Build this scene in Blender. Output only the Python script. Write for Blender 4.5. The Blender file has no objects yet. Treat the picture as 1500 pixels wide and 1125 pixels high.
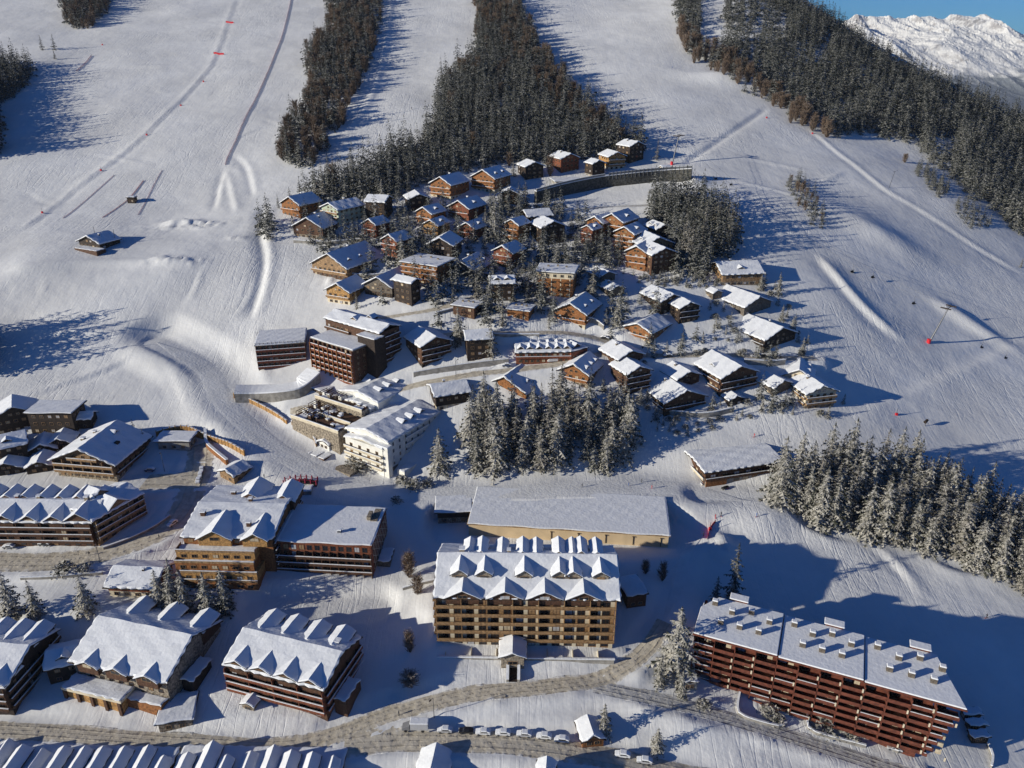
import bpy, math, random
import numpy as np
from mathutils import Vector, Matrix
rnd = random.Random(7)
R = math.radians
S = bpy.context.scene
C = S.collection
# ---------------------------------------------------------------- camera
F = 1141.0; PITCH = R(24.0); CAMZ = 186.0
cam_d = bpy.data.cameras.new('camera'); cam = bpy.data.objects.new('camera', cam_d); C.objects.link(cam)
cam.location = (0, 0, CAMZ); cam.rotation_euler = (R(90) - PITCH, 0, 0)
cam_d.sensor_width = 36; cam_d.lens = F / 1500 * 36; cam_d.clip_start = 1; cam_d.clip_end = 60000
S.camera = cam
# ---------------------------------------------------------------- world and sun
SUN_EL, SUN_AZ = 15.5, 20.0          # azimuth: degrees the sun stands behind the image plane, on the left
w = bpy.data.worlds.new('World'); S.world = w; w.use_nodes = True
nt = w.node_tree; bg = nt.nodes['Background']
sky = nt.nodes.new('ShaderNodeTexSky'); sky.sky_type = 'NISHITA'; sky.sun_disc = False
sky.sun_elevation = R(SUN_EL)
sd = Vector((-math.cos(R(SUN_AZ)) * math.cos(R(SUN_EL)), -math.sin(R(SUN_AZ)) * math.cos(R(SUN_EL)), math.sin(R(SUN_EL))))
sky.sun_rotation = math.atan2(sd.x, sd.y)
sky.altitude = 2000; sky.air_density = 1.0; sky.dust_density = 0.05; sky.ozone_density = 8.0
tint = nt.nodes.new('ShaderNodeMix'); tint.data_type = 'RGBA'; tint.blend_type = 'MULTIPLY'; tint.inputs[0].default_value = 1.0
tint.inputs[7].default_value = (0.43, 0.90, 1.20, 1)          # the deep blue of thin mountain air
nt.links.new(sky.outputs[0], tint.inputs[6]); nt.links.new(tint.outputs[2], bg.inputs[0]); bg.inputs[1].default_value = 0.066
ld = bpy.data.lights.new('sun', 'SUN'); sun = bpy.data.objects.new('sun', ld); C.objects.link(sun)
ld.energy = 5.0; ld.angle = R(0.5); ld.color = (1.0, 0.945, 0.81)
sun.rotation_euler = sd.to_track_quat('Z', 'Y').to_euler(); sun.location = (0, 0, 400)
S.view_settings.view_transform = 'Standard'; S.view_settings.look = 'None'
S.view_settings.exposure = 0.10; S.view_settings.gamma = 1.0; S.view_settings.use_curve_mapping = False
# ---------------------------------------------------------------- rays
sp, cp = math.sin(PITCH), math.cos(PITCH)
def ray(u, v):
    a = (u - 750) / F; b = (562.5 - v) / F
    return np.array([a, cp + b * sp, -sp + b * cp])
def proj(p):
    x, y, z = p[0], p[1], p[2] - CAMZ
    dep = y * cp - z * sp; up = y * sp + z * cp
    return 750 + F * x / dep, 562.5 - F * up / dep
def atY(u, v, Y):
    r = ray(u, v); return np.array([0, 0, CAMZ]) + r * (Y / r[1])
def atZ(u, v, z):
    r = ray(u, v); return np.array([0, 0, CAMZ]) + r * ((z - CAMZ) / r[2])
# ---------------------------------------------------------------- terrain control points (u, v, distance)
CP = []
def cpz(u, v, z):
    CP.append(atZ(u, v, z))
def cpy(u, v, Y):
    CP.append(atY(u, v, Y))
for v, Y in ((1125,155),(1075,166),(1000,183),(940,197),(850,222),(770,249),(700,280),(650,298),(600,316),(545,335),(490,354),(400,413),(300,499),(240,566),(150,680),(60,840),(0,990)):
    cpy(750, v, Y)
for u in (560, 920):
    for v, Y in ((1075,167),(940,198),(850,224),(770,251),(700,282),(600,318),(490,358),(400,415),(300,502),(240,568),(150,680),(0,990)):
        cpy(u, v, Y)
for u in (40, 250):
    for v, z in ((1110,-2),(950,6),(870,11),(800,13.5),(700,19),(640,25),(600,30),(540,38),(500,43),(478,50),(464,51),(392,69),(340,76),(300,84)):
        cpz(u, v, z)
    for v, Y in ((230,585),(150,690),(0,990)):
        cpy(u, v, Y)
for v, z in ((1110,-1),(950,6),(870,11),(780,15),(700,19),(640,25),(560,36),(500,46),(440,57),(380,70),(320,82)):
    cpz(400, v, z)
for v, Y in ((240,575),(150,685),(0,990)): cpy(400, v, Y)
for v, z in ((1110,-5),(1000,-1),(930,1),(850,5),(780,10),(700,16),(640,23),(590,33),(520,44),(460,55),(400,67),(320,84)):
    cpz(1150, v, z)
for v, Y in ((240,580),(170,670),(100,780),(0,960)): cpy(1130, v, Y)
for v, z in ((1110,-9),(1000,-6),(930,-4),(850,0),(770,5),(700,10),(640,16),(560,28),(500,37),(420,52),(340,69),(290,82)):
    cpz(1400, v, z)
for u, v, Y in ((1400,230,650),(1260,200,660),(1230,125,760),(1190,30,930),(1225,48,900),(1300,104,850),(1400,146,815),(1500,194,780),(1500,265,640),(1600,330,600),(1600,235,750),(1225,75,1040),(1190,45,1120),(1300,128,970),(1400,176,930),(1500,226,900)):
    cpy(u, v, Y)
for x, Y, z in ((-3000,3000,760),(-300,3000,760),(-400,1400,345),(0,1400,345),(350,1400,300),(640,1300,120),(900,1300,-60),(900,1000,-20),(950,800,-10),(1200,800,-60),(1200,300,-60),
                (2000,2000,-260),(3500,3500,-330),(3500,0,-330),(600,0,-60),(0,0,-60),(0,80,-30),(-500,0,-50),(-3000,-500,-60),(0,-3000,-300),(-700,400,60),(-700,700,150),(-700,200,5),(3500,-3000,-330),(-3500,-3000,-300)):
    CP.append(np.array([x, Y, z], float))
CP = np.array(CP)
def tps_fit(P, lam):
    n = len(P); d = np.hypot(P[:, None, 0] - P[None, :, 0], P[:, None, 1] - P[None, :, 1]) / 100
    K = np.where(d > 0, d * d * np.log(d + 1e-9), 0) + lam * np.eye(n)
    Q = np.c_[np.ones(n), P[:, :2] / 100]
    A = np.block([[K, Q], [Q.T, np.zeros((3, 3))]])
    return np.linalg.solve(A, np.r_[P[:, 2], 0, 0, 0])
TW = tps_fit(CP, 0.05)
def tps(x, y):
    out = np.full(x.shape, TW[-3]) + TW[-2] * x / 100 + TW[-1] * y / 100
    for i in range(len(CP)):
        r2 = ((x - CP[i, 0]) ** 2 + (y - CP[i, 1]) ** 2) / 1e4
        out += TW[i] * 0.5 * r2 * np.log(r2 + 1e-12)
    return out
def axis(segs):
    out = [segs[0][0]]
    for a, b, s0, s1 in segs:
        x = a
        while x < b:
            t = (x - a) / (b - a); x += s0 + (s1 - s0) * t; out.append(min(x, b))
    return np.array(sorted(set(np.round(out, 4))))
GX = axis([(-9000,-1200,1500,150),(-1200,-330,60,4),(-330,-200,3,1.6),(-200,260,1.6,1.6),(260,420,1.6,3),(420,1300,3,60),(1300,9000,150,1500)])
GY = axis([(-6000,0,1500,150),(0,130,20,3),(130,420,1.5,1.5),(420,620,1.5,2.6),(620,1080,2.6,6),(1080,3000,8,150),(3000,9000,200,1500)])
HX, HY = np.meshgrid(GX, GY)
HZ = tps(HX, HY)
far = np.clip((np.hypot(HX, HY) - 3000) / 2000, 0, 1)
HZ = HZ * (1 - far) + far * np.where(HX > -500, -330, -200)
def hgt(x, y):
    x = np.asarray(x, float); y = np.asarray(y, float)
    i = np.clip(np.searchsorted(GX, x) - 1, 0, len(GX) - 2); j = np.clip(np.searchsorted(GY, y) - 1, 0, len(GY) - 2)
    tx = (x - GX[i]) / (GX[i + 1] - GX[i]); ty = (y - GY[j]) / (GY[j + 1] - GY[j])
    return (HZ[j, i] * (1 - tx) + HZ[j, i + 1] * tx) * (1 - ty) + (HZ[j + 1, i] * (1 - tx) + HZ[j + 1, i + 1] * tx) * ty
def P(u, v, h=0.0):
    """point of the ground (raised by h) seen at photo pixel u, v"""
    r = ray(u, v); t = np.concatenate([np.arange(120, 700, 2.0), np.arange(700, 2500, 6.0)]) / math.hypot(r[1], 0)
    X = r[0] * t; Y = r[1] * t; Z = CAMZ + r[2] * t
    g = hgt(X, Y) + h - Z
    k = np.nonzero(g > 0)[0]
    if len(k) == 0: return np.array([X[-1], Y[-1], Z[-1]])
    k = max(k[0], 1); f = g[k - 1] / (g[k - 1] - g[k]); tt = t[k - 1] + (t[k] - t[k - 1]) * f
    return np.array([r[0] * tt, r[1] * tt, CAMZ + r[2] * tt])
def mpp(p):
    """metres per photo pixel at a point"""
    return (p[1] * cp - (p[2] - CAMZ) * sp) / F
def resample(pts, step):
    pts = [np.array(p, float) for p in pts]
    # Catmull-Rom
    Q = [2 * pts[0] - pts[1]] + pts + [2 * pts[-1] - pts[-2]]; out = []
    for i in range(1, len(Q) - 2):
        a, b, c, d = Q[i - 1:i + 3]; n = max(2, int(np.linalg.norm((c - b)[:2]) / step))
        for k in range(n):
            t = k / n
            out.append(0.5 * ((2 * b) + (c - a) * t + (2 * a - 5 * b + 4 * c - d) * t * t + (3 * b - a - 3 * c + d) * t ** 3))
    out.append(pts[-1]); return np.array(out)
def near(path, pad):
    x0, x1 = path[:, 0].min() - pad, path[:, 0].max() + pad; y0, y1 = path[:, 1].min() - pad, path[:, 1].max() + pad
    i0, i1 = np.searchsorted(GX, [x0, x1]); j0, j1 = np.searchsorted(GY, [y0, y1])
    sx, sy = HX[j0:j1, i0:i1], HY[j0:j1, i0:i1]
    D = np.full(sx.shape, 1e9); K = np.zeros(sx.shape); SG = np.zeros(sx.shape)
    for k in range(len(path) - 1):
        a, b = path[k, :2], path[k + 1, :2]; ab = b - a; L2 = max(ab @ ab, 1e-9)
        t = np.clip(((sx - a[0]) * ab[0] + (sy - a[1]) * ab[1]) / L2, 0, 1)
        dx = sx - a[0] - t * ab[0]; dy = sy - a[1] - t * ab[1]; d = np.hypot(dx, dy); m = d < D
        D[m] = d[m]; K[m] = (k + t)[m]; SG[m] = np.sign(ab[0] * dy - ab[1] * dx)[m]
    return (slice(j0, j1), slice(i0, i1)), D, K, SG
ROADS = {}
def lay_road(key, px, width, bank=5.0, step=2.0, smooth=9, z_off=0.0, flat=None):
    path = resample([P(u, v) for u, v in px], step)
    z = path[:, 2].copy()
    zz = np.convolve(np.pad(z, smooth, mode='edge'), np.ones(2 * smooth + 1) / (2 * smooth + 1), 'valid') + z_off
    if flat is not None: zz[:] = flat
    path[:, 2] = zz
    sl, D, K, SG = near(path, width / 2 + bank + 3)
    zi = np.interp(K, np.arange(len(zz)), zz)
    t = np.clip((D - width / 2 - 0.6) / bank, 0, 1); t = t * t * (3 - 2 * t)
    HZ[sl] = zi * (1 - t) + HZ[sl] * t
    if key not in ('piste', 'yard', 'snow_track'):      # ploughed banks
        HZ[sl] += np.exp(-((D - width / 2 - 1.3) / 0.8) ** 2) * np.clip(0.35 + 1.3 * vnoise(HX[sl], HY[sl], 5, 9) + 0.8 * vnoise(HX[sl], HY[sl], 2.2, 8), 0, 1.3)
    ROADS[key] = (path, width)
def ridge(px, wid, hgt_, asym=0.0):
    """raised (or sunk) line of snow: gaussian cross-section; asym makes a step on one side"""
    path = resample([P(u, v) for u, v in px], 3)
    sl, D, K, SG = near(path, wid * 4)
    endf = np.clip(np.minimum(K, len(path) - 1 - K) / 4, 0, 1)
    s = D * SG
    HZ[sl] += endf * (hgt_ * np.exp(-(D / wid) ** 2) + asym * np.where(np.abs(s) < 4 * wid, np.tanh(s / wid * 0.7) * np.exp(-(D / (2.5 * wid)) ** 2), 0))
def mound(u, v, rx, ry, h, ang=0):
    p = P(u, v); c, s_ = math.cos(R(ang)), math.sin(R(ang))
    dx = HX - p[0]; dy = HY - p[1]
    a = (dx * c + dy * s_) / rx; b = (-dx * s_ + dy * c) / ry
    HZ[:] += h * np.exp(-(a * a + b * b))
def lat(x, y, seed):
    n = np.sin(x * 127.1 + y * 311.7 + seed * 74.7) * 43758.5453
    return n - np.floor(n)
def vnoise(x, y, sc, seed=0):
    x = x / sc; y = y / sc; i = np.floor(x); j = np.floor(y); fx = x - i; fy = y - j
    fx = fx * fx * (3 - 2 * fx); fy = fy * fy * (3 - 2 * fy)
    return (lat(i, j, seed) * (1 - fx) + lat(i + 1, j, seed) * fx) * (1 - fy) + (lat(i, j + 1, seed) * (1 - fx) + lat(i + 1, j + 1, seed) * fx) * fy - 0.5
# broad undulation of the snow
amp = np.clip((HY - 120) / 200, 0.2, 1.6)
HZ += amp * (1.2 * vnoise(HX, HY, 45, 1) + 0.22 * vnoise(HX, HY, 17, 2) + 0.04 * vnoise(HX, HY, 6, 3))
# banks, mounds, tracks of the pistes
mound(1245, 318, 30, 20, 1.6, -30); mound(1295, 345, 24, 12, 2.2, -35); mound(1400, 460, 15, 6, 2.2, -35); mound(1450, 492, 14, 5, 1.6, -35)
mound(1060, 118, 30, 14, 6, 0); mound(265, 328, 12, 4, 3.2, 0); mound(1020, 270, 9, 7, 3, 30); mound(1052, 797, 7, 4, 3.2, -40)
mound(120, 905, 24, 7, 3.0, 0); mound(1010, 1060, 14, 5, 2.5, -10); mound(640, 900, 8, 16, 3.0, 10)
for px, wd, h, a in (
    ([(1190,192),(1225,222),(1262,250),(1300,280),(1340,303),(1390,335),(1440,368),(1500,402)], 1.8, 0.5, 0.6),
    ([(1195,370),(1225,405),(1260,445),(1300,482),(1330,502)], 2.6, 1.2, 1.2),
    ([(1000,242),(1045,212),(1090,182),(1125,158)], 2.0, -1.2, 0.3),
    ([(1245,628),(1265,605),(1330,578),(1420,540),(1500,505)], 3.2, 0.5, -0.6),
    ([(1270,790),(1300,815),(1330,845),(1352,880)], 1.4, 0.8, 0.8),
    ([(1130,735),(1165,765),(1215,790),(1270,800)], 1.8, 0.9, -1.0),
    ([(1345,805),(1400,838),(1500,850)], 1.6, 0.8, -0.9),
    ([(1240,520),(1330,518),(1400,515),(1460,500)], 1.6, 0.4, 0.3),
    ([(1010,238),(1090,232),(1190,252)], 1.8, 0.6, 0.3),
    ([(1060,262),(1120,275),(1180,290)], 1.4, 0.6, 0.3),
    ([(1200,270),(1215,262),(1240,252)], 1.6, 0.8, 0.4),
    ([(388,300),(383,340),(388,375),(384,410),(374,445),(366,470)], 2.0, -1.5, 1.4),
    ([(376,400),(362,440),(345,460),(332,465)], 0.9, 0.4, 0.4),
    ([(308,490),(298,520),(298,548),(312,575),(332,597)], 1.2, 0.7, 0.5),
    ([(316,492),(304,522),(306,552),(320,578),(336,592)], 0.9, -0.5, 0.2),
    ([(328,495),(334,520),(345,552)], 1.0, 0.5, 0.5),
    ([(350,505),(352,530),(352,552)], 1.0, 0.5, 0.5),
    ([(225,517),(240,540),(258,570),(270,600),(278,610)], 0.9, -0.5, 0.5),
    ([(300,385),(285,425),(265,455)], 1.1, 0.5, 0.4),
    ([(60,402),(58,430)], 0.8, -0.7, 0.4), ([(62,405),(60,445)], 0.8, 0.4, 0.6), ([(139,395),(144,420)], 0.8, -0.6, 0.4), ([(12,410),(14,445)], 0.8, -0.6, 0.4), ([(105,410),(104,460)], 0.7, -0.3, 0.2),
    ([(145,455),(146,468)], 1.0, -0.8, 0.5),
    ([(30,585),(60,573),(110,558),(160,540),(200,522)], 1.3, 0.3, 0.9),
    ([(0,482),(60,487),(120,488),(178,490)], 1.8, 0.6, 1.1),
    ([(232,245),(180,232),(130,222)], 1.2, 0.3, 0.3),
    ([(30,340),(70,310),(110,278),(150,248),(185,222),(215,195),(245,165),(262,150),(290,120),(310,95),(330,45),(345,0)], 1.4, 0.5, 0.7),
    ([(30,278),(80,302)], 1.2, -0.5, 0.4), ([(130,225),(200,240)], 1.2, -0.5, 0.3),
    ([(170,97),(220,98),(262,95)], 1.5, 0.6, 0.5), ([(220,128),(255,140)], 1.2, 0.5, 0.3),
    ([(328,245),(320,275),(312,310)], 1.6, -0.8, 0.6), ([(340,225),(360,245),(372,290)], 1.6, -0.8, 0.6), ([(333,252),(342,290),(348,312)], 1.6, 0.7, 0.6),
    ([(345,205),(380,190),(418,182)], 1.2, -0.4, 0.3), ([(380,170),(400,178),(425,188)], 1.2, 0.5, 0.3),
    ([(40,110),(60,75),(85,25),(98,0)], 1.5, 0.5, -0.6),
    ([(360,610),(395,632),(430,655),(470,684),(500,700)], 1.0, 0.4, 0.6),
    ([(400,652),(430,690),(470,705),(560,745)], 1.0, 0.5, -0.5),
    ([(520,712),(560,725),(590,740)], 0.9, -0.5, 0.4),
    ([(380,672),(408,672)], 2.0, 1.0, 0.4), ([(600,905),(640,895),(655,880)], 1.6, 0.6, 0.8),
    ([(1080,820),(1140,845),(1200,860)], 1.2, 0.3, 0.3), ([(1020,770),(1060,810),(1110,850)], 1.2, 0.3, 0.3),
    ([(505,195),(540,150),(560,90),(575,0)], 3.0, 0.8, 0.2),
):
    ridge(px, wd, h, a)
def rough(u, v, rx, ry, amp_, ang=0):
    p = P(u, v); c, s_ = math.cos(R(ang)), math.sin(R(ang)); dx = HX - p[0]; dy = HY - p[1]
    e = np.exp(-(((dx * c + dy * s_) / rx) ** 2 + ((-dx * s_ + dy * c) / ry) ** 2))
    HZ[:] += e * amp_ * (np.abs(vnoise(HX, HY, 4.5, 21)) * 2 + np.abs(vnoise(HX, HY, 2.2, 22)) - .3)
rough(262, 330, 20, 5, 3.2); rough(258, 382, 16, 4, 2.6); rough(300, 330, 9, 4, 2.5); rough(1052, 800, 7, 6, 3.0); rough(345, 350, 6, 3, 2); rough(640, 905, 9, 14, 1.0); rough(480, 415, 8, 6, 1.5); rough(1020, 268, 6, 8, 2.0)
for px, wd, h, a in (([(0,400),(60,391),(130,386),(210,384),(300,386)], 3.5, 1.1, 0.6), ([(0,466),(90,466),(180,468)], 3.0, -0.7, 0.4), ([(395,560),(378,520),(376,490),(380,470)], 2.5, 0.9, 0.4)): ridge(px, wd, h, a)
# roads and groomed paths, cut into the slope
lay_road('street', [(-60,822),(0,822),(60,824),(120,818),(170,806),(215,790),(250,770),(270,745),(285,712),(292,675),(293,648)], 13, 4)
lay_road('parking', [(212,706),(245,706),(285,702)], 15, 3)
lay_road('lower_road', [(505,1094),(580,1087),(680,1087),(780,1092),(880,1108),(980,1130),(1060,1150)], 9, 3)
lay_road('hill_road', [(-60,1068),(60,1072),(180,1082),(300,1090),(420,1093),(500,1075),(560,1050),(640,1027),(720,1013),(800,1006),(870,996),(920,975),(950,948),(975,912)], 7.5, 4)
lay_road('snow_track', [(968,925),(978,900),(990,865),(1002,820),(1030,780)], 6.5, 4)
lay_road('service_road', [(870,1003),(930,1018),(1000,1032),(1080,1055),(1160,1080),(1250,1108),(1340,1140)], 6.5, 3)
lay_road('village_road', [(425,603),(480,592),(540,583),(600,566),(680,550),(760,541),(830,532),(890,515),(950,522),(1020,520),(1090,521),(1150,524),(1195,527)], 7.0, 3)
lay_road('village_lane', [(900,512),(880,494),(830,487),(760,488),(690,486),(650,492)], 6, 3)
lay_road('hill_lane', [(530,474),(570,463),(630,455),(690,437),(740,412),(800,385),(880,385)], 6, 3)
lay_road('hospital_lane', [(770,318),(860,306),(960,300),(1010,296)], 6, 3)
lay_road('piste', [(230,500),(300,540),(325,585),(370,630),(420,668),(480,700),(560,720),(700,722),(830,716),(930,712),(1040,720),(1100,735)], 15, 14, z_off=0.0)
HALLZ = float(P(980, 797)[2]) - .6
lay_road('yard', [(680,762),(780,768),(880,775),(968,782)], 24, 5, flat=HALLZ)
lay_road('piste', [(230,500),(300,540),(325,585),(370,630),(420,668),(480,700),(560,720),(700,722),(830,716),(930,712),(1040,720),(1100,735)], 13, 2)
lay_road('yard', [(1030,722),(1070,719),(1110,716),(1150,712)], 7, 5, z_off=-1.2)
lay_road('yard', [(385,884),(440,884),(500,884),(548,884)], 9, 5, z_off=-2.2)
HZ += 0.05 * vnoise(HX, HY, 3, 5)
# ---------------------------------------------------------------- materials
def mat(name, col, rough=0.8, var=0.12, scale=0.6, bump=0.0, bscale=4.0, metal=0.0, stripes=None, spec=0.3, col2=None):
    m = bpy.data.materials.new(name); m.use_nodes = True; t = m.node_tree; n = t.nodes; b = n['Principled BSDF']
    tc = n.new('ShaderNodeTexCoord'); src = tc.outputs['Object']
    nz = n.new('ShaderNodeTexNoise'); nz.inputs['Scale'].default_value = scale; nz.inputs['Detail'].default_value = 6
    t.links.new(src, nz.inputs['Vector'])
    cr = n.new('ShaderNodeMix'); cr.data_type = 'RGBA'
    c2 = col2 or tuple(c * (1 - 2.2 * var) for c in col); c1 = tuple(min(1, c * (1 + var)) for c in col)
    cr.inputs[6].default_value = (*c2, 1); cr.inputs[7].default_value = (*c1, 1)
    mr = n.new('ShaderNodeMapRange'); mr.inputs[1].default_value = 0.35; mr.inputs[2].default_value = 0.65
    t.links.new(nz.outputs[0], mr.inputs[0]); fac = mr.outputs[0]
    if stripes:                                   # boards: narrow dark joints every few decimetres
        ax, per = stripes
        sx = n.new('ShaderNodeSeparateXYZ'); t.links.new(src, sx.inputs[0])
        md = n.new('ShaderNodeMath'); md.operation = 'PINGPONG'; md.inputs[1].default_value = per
        t.links.new(sx.outputs[ax], md.inputs[0])
        m2 = n.new('ShaderNodeMapRange'); m2.inputs[1].default_value = 0; m2.inputs[2].default_value = per * 0.25
        t.links.new(md.outputs[0], m2.inputs[0])
        mm = n.new('ShaderNodeMath'); mm.operation = 'MULTIPLY'
        t.links.new(fac, mm.inputs[0]); t.links.new(m2.outputs[0], mm.inputs[1]); fac = mm.outputs[0]
    t.links.new(fac, cr.inputs[0]); t.links.new(cr.outputs[2], b.inputs['Base Color'])
    b.inputs['Roughness'].default_value = rough; b.inputs['Metallic'].default_value = metal; b.inputs['Specular IOR Level'].default_value = spec
    if bump:
        n2 = n.new('ShaderNodeTexNoise'); n2.inputs['Scale'].default_value = bscale; n2.inputs['Detail'].default_value = 8
        t.links.new(src, n2.inputs['Vector'])
        bp = n.new('ShaderNodeBump'); bp.inputs['Strength'].default_value = 1; bp.inputs['Distance'].default_value = bump
        t.links.new(n2.outputs[0], bp.inputs['Height']); t.links.new(bp.outputs[0], b.inputs['Normal'])
    return m
M = {}
M['snow'] = mat('roof snow', (0.80, 0.81, 0.83), 0.6, 0.02, 0.3, 0.12, 0.9)
M['road'] = None
M['piste'] = mat('groomed snow', (0.74, 0.735, 0.72), 0.7, 0.04, 0.15, 0.18, 0.9)
M['grey_road'] = None
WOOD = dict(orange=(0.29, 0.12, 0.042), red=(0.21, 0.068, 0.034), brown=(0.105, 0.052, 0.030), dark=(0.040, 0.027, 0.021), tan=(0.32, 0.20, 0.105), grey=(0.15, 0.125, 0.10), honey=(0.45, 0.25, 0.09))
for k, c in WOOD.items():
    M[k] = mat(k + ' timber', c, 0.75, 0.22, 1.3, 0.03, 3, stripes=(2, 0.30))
M['gold'] = mat('golden brown timber', (0.32, 0.19, 0.09), 0.75, 0.22, 1.3, 0.03, 3, stripes=(2, 0.30))
M['cream'] = mat('cream render', (0.62, 0.54, 0.40), 0.9, 0.08, 0.4, 0.02, 3)
M['white'] = mat('white render', (0.74, 0.72, 0.66), 0.9, 0.05, 0.4, 0.02, 3)
M['mint'] = mat('pale green boards', (0.42, 0.47, 0.36), 0.9, 0.08, 0.4, stripes=(2, 0.3))
M['beige'] = mat('beige wall panels', (0.62, 0.47, 0.29), 0.85, 0.05, 0.2, stripes=(0, 6.0))
M['concrete'] = mat('concrete', (0.30, 0.28, 0.25), 0.9, 0.15, 0.5, 0.05, 2)
M['shadestone'] = mat('retaining stone in painted shade', (0.085, 0.082, 0.072), 0.9, 0.3, 0.8, 0.1, 2)  # shade on the long wall is put into this darker base colour
M['stone'] = mat('rubble stone', (0.30, 0.25, 0.19), 0.9, 0.3, 1.6, 0.15, 2)
M['glass'] = mat('dark glass', (0.018, 0.02, 0.024), 0.12, 0.1, 1, spec=0.7)
M['shutter'] = mat('pale curtain', (0.50, 0.42, 0.30), 0.8, 0.1, 1)
M['rust'] = mat('rust red boards', (0.15, 0.046, 0.027), 0.75, 0.2, 1.1, 0.03, 3, stripes=(2, 0.25))
M['metal'] = mat('grey steel', (0.22, 0.22, 0.23), 0.4, 0.1, 1, metal=0.7)
M['black'] = mat('black rubber', (0.02, 0.02, 0.022), 0.6)
M['redpad'] = mat('red padding', (0.62, 0.02, 0.035), 0.6, 0.1, 1)
M['net'] = mat('purple safety net', (0.48, 0.26, 0.34), 0.8, 0.15, 1.5)
M['magenta'] = mat('dark magenta paint', (0.30, 0.02, 0.06), 0.6, 0.1, 1)
M['pinknet'] = mat('pink safety net', (0.55, 0.22, 0.24), 0.8, 0.15, 1.5)
M['teal'] = mat('teal trim', (0.03, 0.25, 0.25), 0.6)
for k, c in dict(carwhite=(0.7, 0.7, 0.7), carblue=(0.04, 0.07, 0.16), cargrey=(0.18, 0.18, 0.19), carblack=(0.02, 0.02, 0.022), carred=(0.42, 0.03, 0.03), carsilver=(0.42, 0.42, 0.43)).items():
    M[k] = mat(k[3:] + ' car paint', c, 0.3, 0.03, 1, spec=0.6)
for k, c in dict(jacket_red=(0.5, 0.04, 0.05), jacket_dark=(0.03, 0.035, 0.05), jacket_blue=(0.04, 0.1, 0.3), skin=(0.5, 0.3, 0.22)).items():
    M[k] = mat(k, c, 0.8, 0.05)
def road_mat(name, c1, c2, edge):
    m = bpy.data.materials.new(name); m.use_nodes = True; t = m.node_tree; n = t.nodes; b = n['Principled BSDF']; at = n.new('ShaderNodeAttribute'); at.attribute_name = 'across'
    tc = n.new('ShaderNodeTexCoord'); nz = n.new('ShaderNodeTexNoise'); nz.inputs['Scale'].default_value = 0.5; nz.inputs['Detail'].default_value = 8; t.links.new(tc.outputs['Object'], nz.inputs['Vector'])
    def mth(op, x, y):
        q = n.new('ShaderNodeMath'); q.operation = op
        for i, s_ in enumerate((x, y)):
            if isinstance(s_, (int, float)): q.inputs[i].default_value = s_
            else: t.links.new(s_, q.inputs[i])
        return q.outputs[0]
    def rng(x, a, b_, c_=0, d=1):
        k = n.new('ShaderNodeMapRange'); k.inputs[1].default_value = a; k.inputs[2].default_value = b_; k.inputs[3].default_value = c_; k.inputs[4].default_value = d; t.links.new(x, k.inputs[0]); return k.outputs[0]
    e = mth('ADD', mth('ABSOLUTE', at.outputs['Fac'], 0), mth('MULTIPLY', mth('SUBTRACT', nz.outputs[0], 0.5), 0.9)); edge_f = rng(e, 0.70, 0.95)
    lane = mth('PINGPONG', mth('ADD', mth('ABSOLUTE', at.outputs['Fac'], 0), mth('MULTIPLY', nz.outputs[0], 0.10)), 0.22); tyre = rng(mth('ADD', lane, mth('MULTIPLY', mth('SUBTRACT', nz.outputs[0], 0.45), 0.35)), 0.0, 0.12)
    mix = n.new('ShaderNodeMix'); mix.data_type = 'RGBA'; mix.inputs[6].default_value = (*c2, 1); mix.inputs[7].default_value = (*c1, 1); t.links.new(mth('MULTIPLY', tyre, rng(nz.outputs[0], 0.3, 0.6)), mix.inputs[0])
    mx2 = n.new('ShaderNodeMix'); mx2.data_type = 'RGBA'; t.links.new(edge_f, mx2.inputs[0]); t.links.new(mix.outputs[2], mx2.inputs[6]); mx2.inputs[7].default_value = (*edge, 1); t.links.new(mx2.outputs[2], b.inputs['Base Color']); b.inputs['Roughness'].default_value = 0.7
    bp = n.new('ShaderNodeBump'); bp.inputs['Distance'].default_value = 0.25; t.links.new(mth('ADD', nz.outputs[0], mth('MULTIPLY', tyre, 0.5)), bp.inputs['Height']); t.links.new(bp.outputs[0], b.inputs['Normal']); return m
M['road'] = road_mat('packed snow road', (0.58, 0.52, 0.42), (0.42, 0.37, 0.29), (0.74, 0.73, 0.71)); M['grey_road'] = road_mat('worn snow road', (0.60, 0.58, 0.54), (0.42, 0.40, 0.36), (0.76, 0.75, 0.73))
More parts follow.
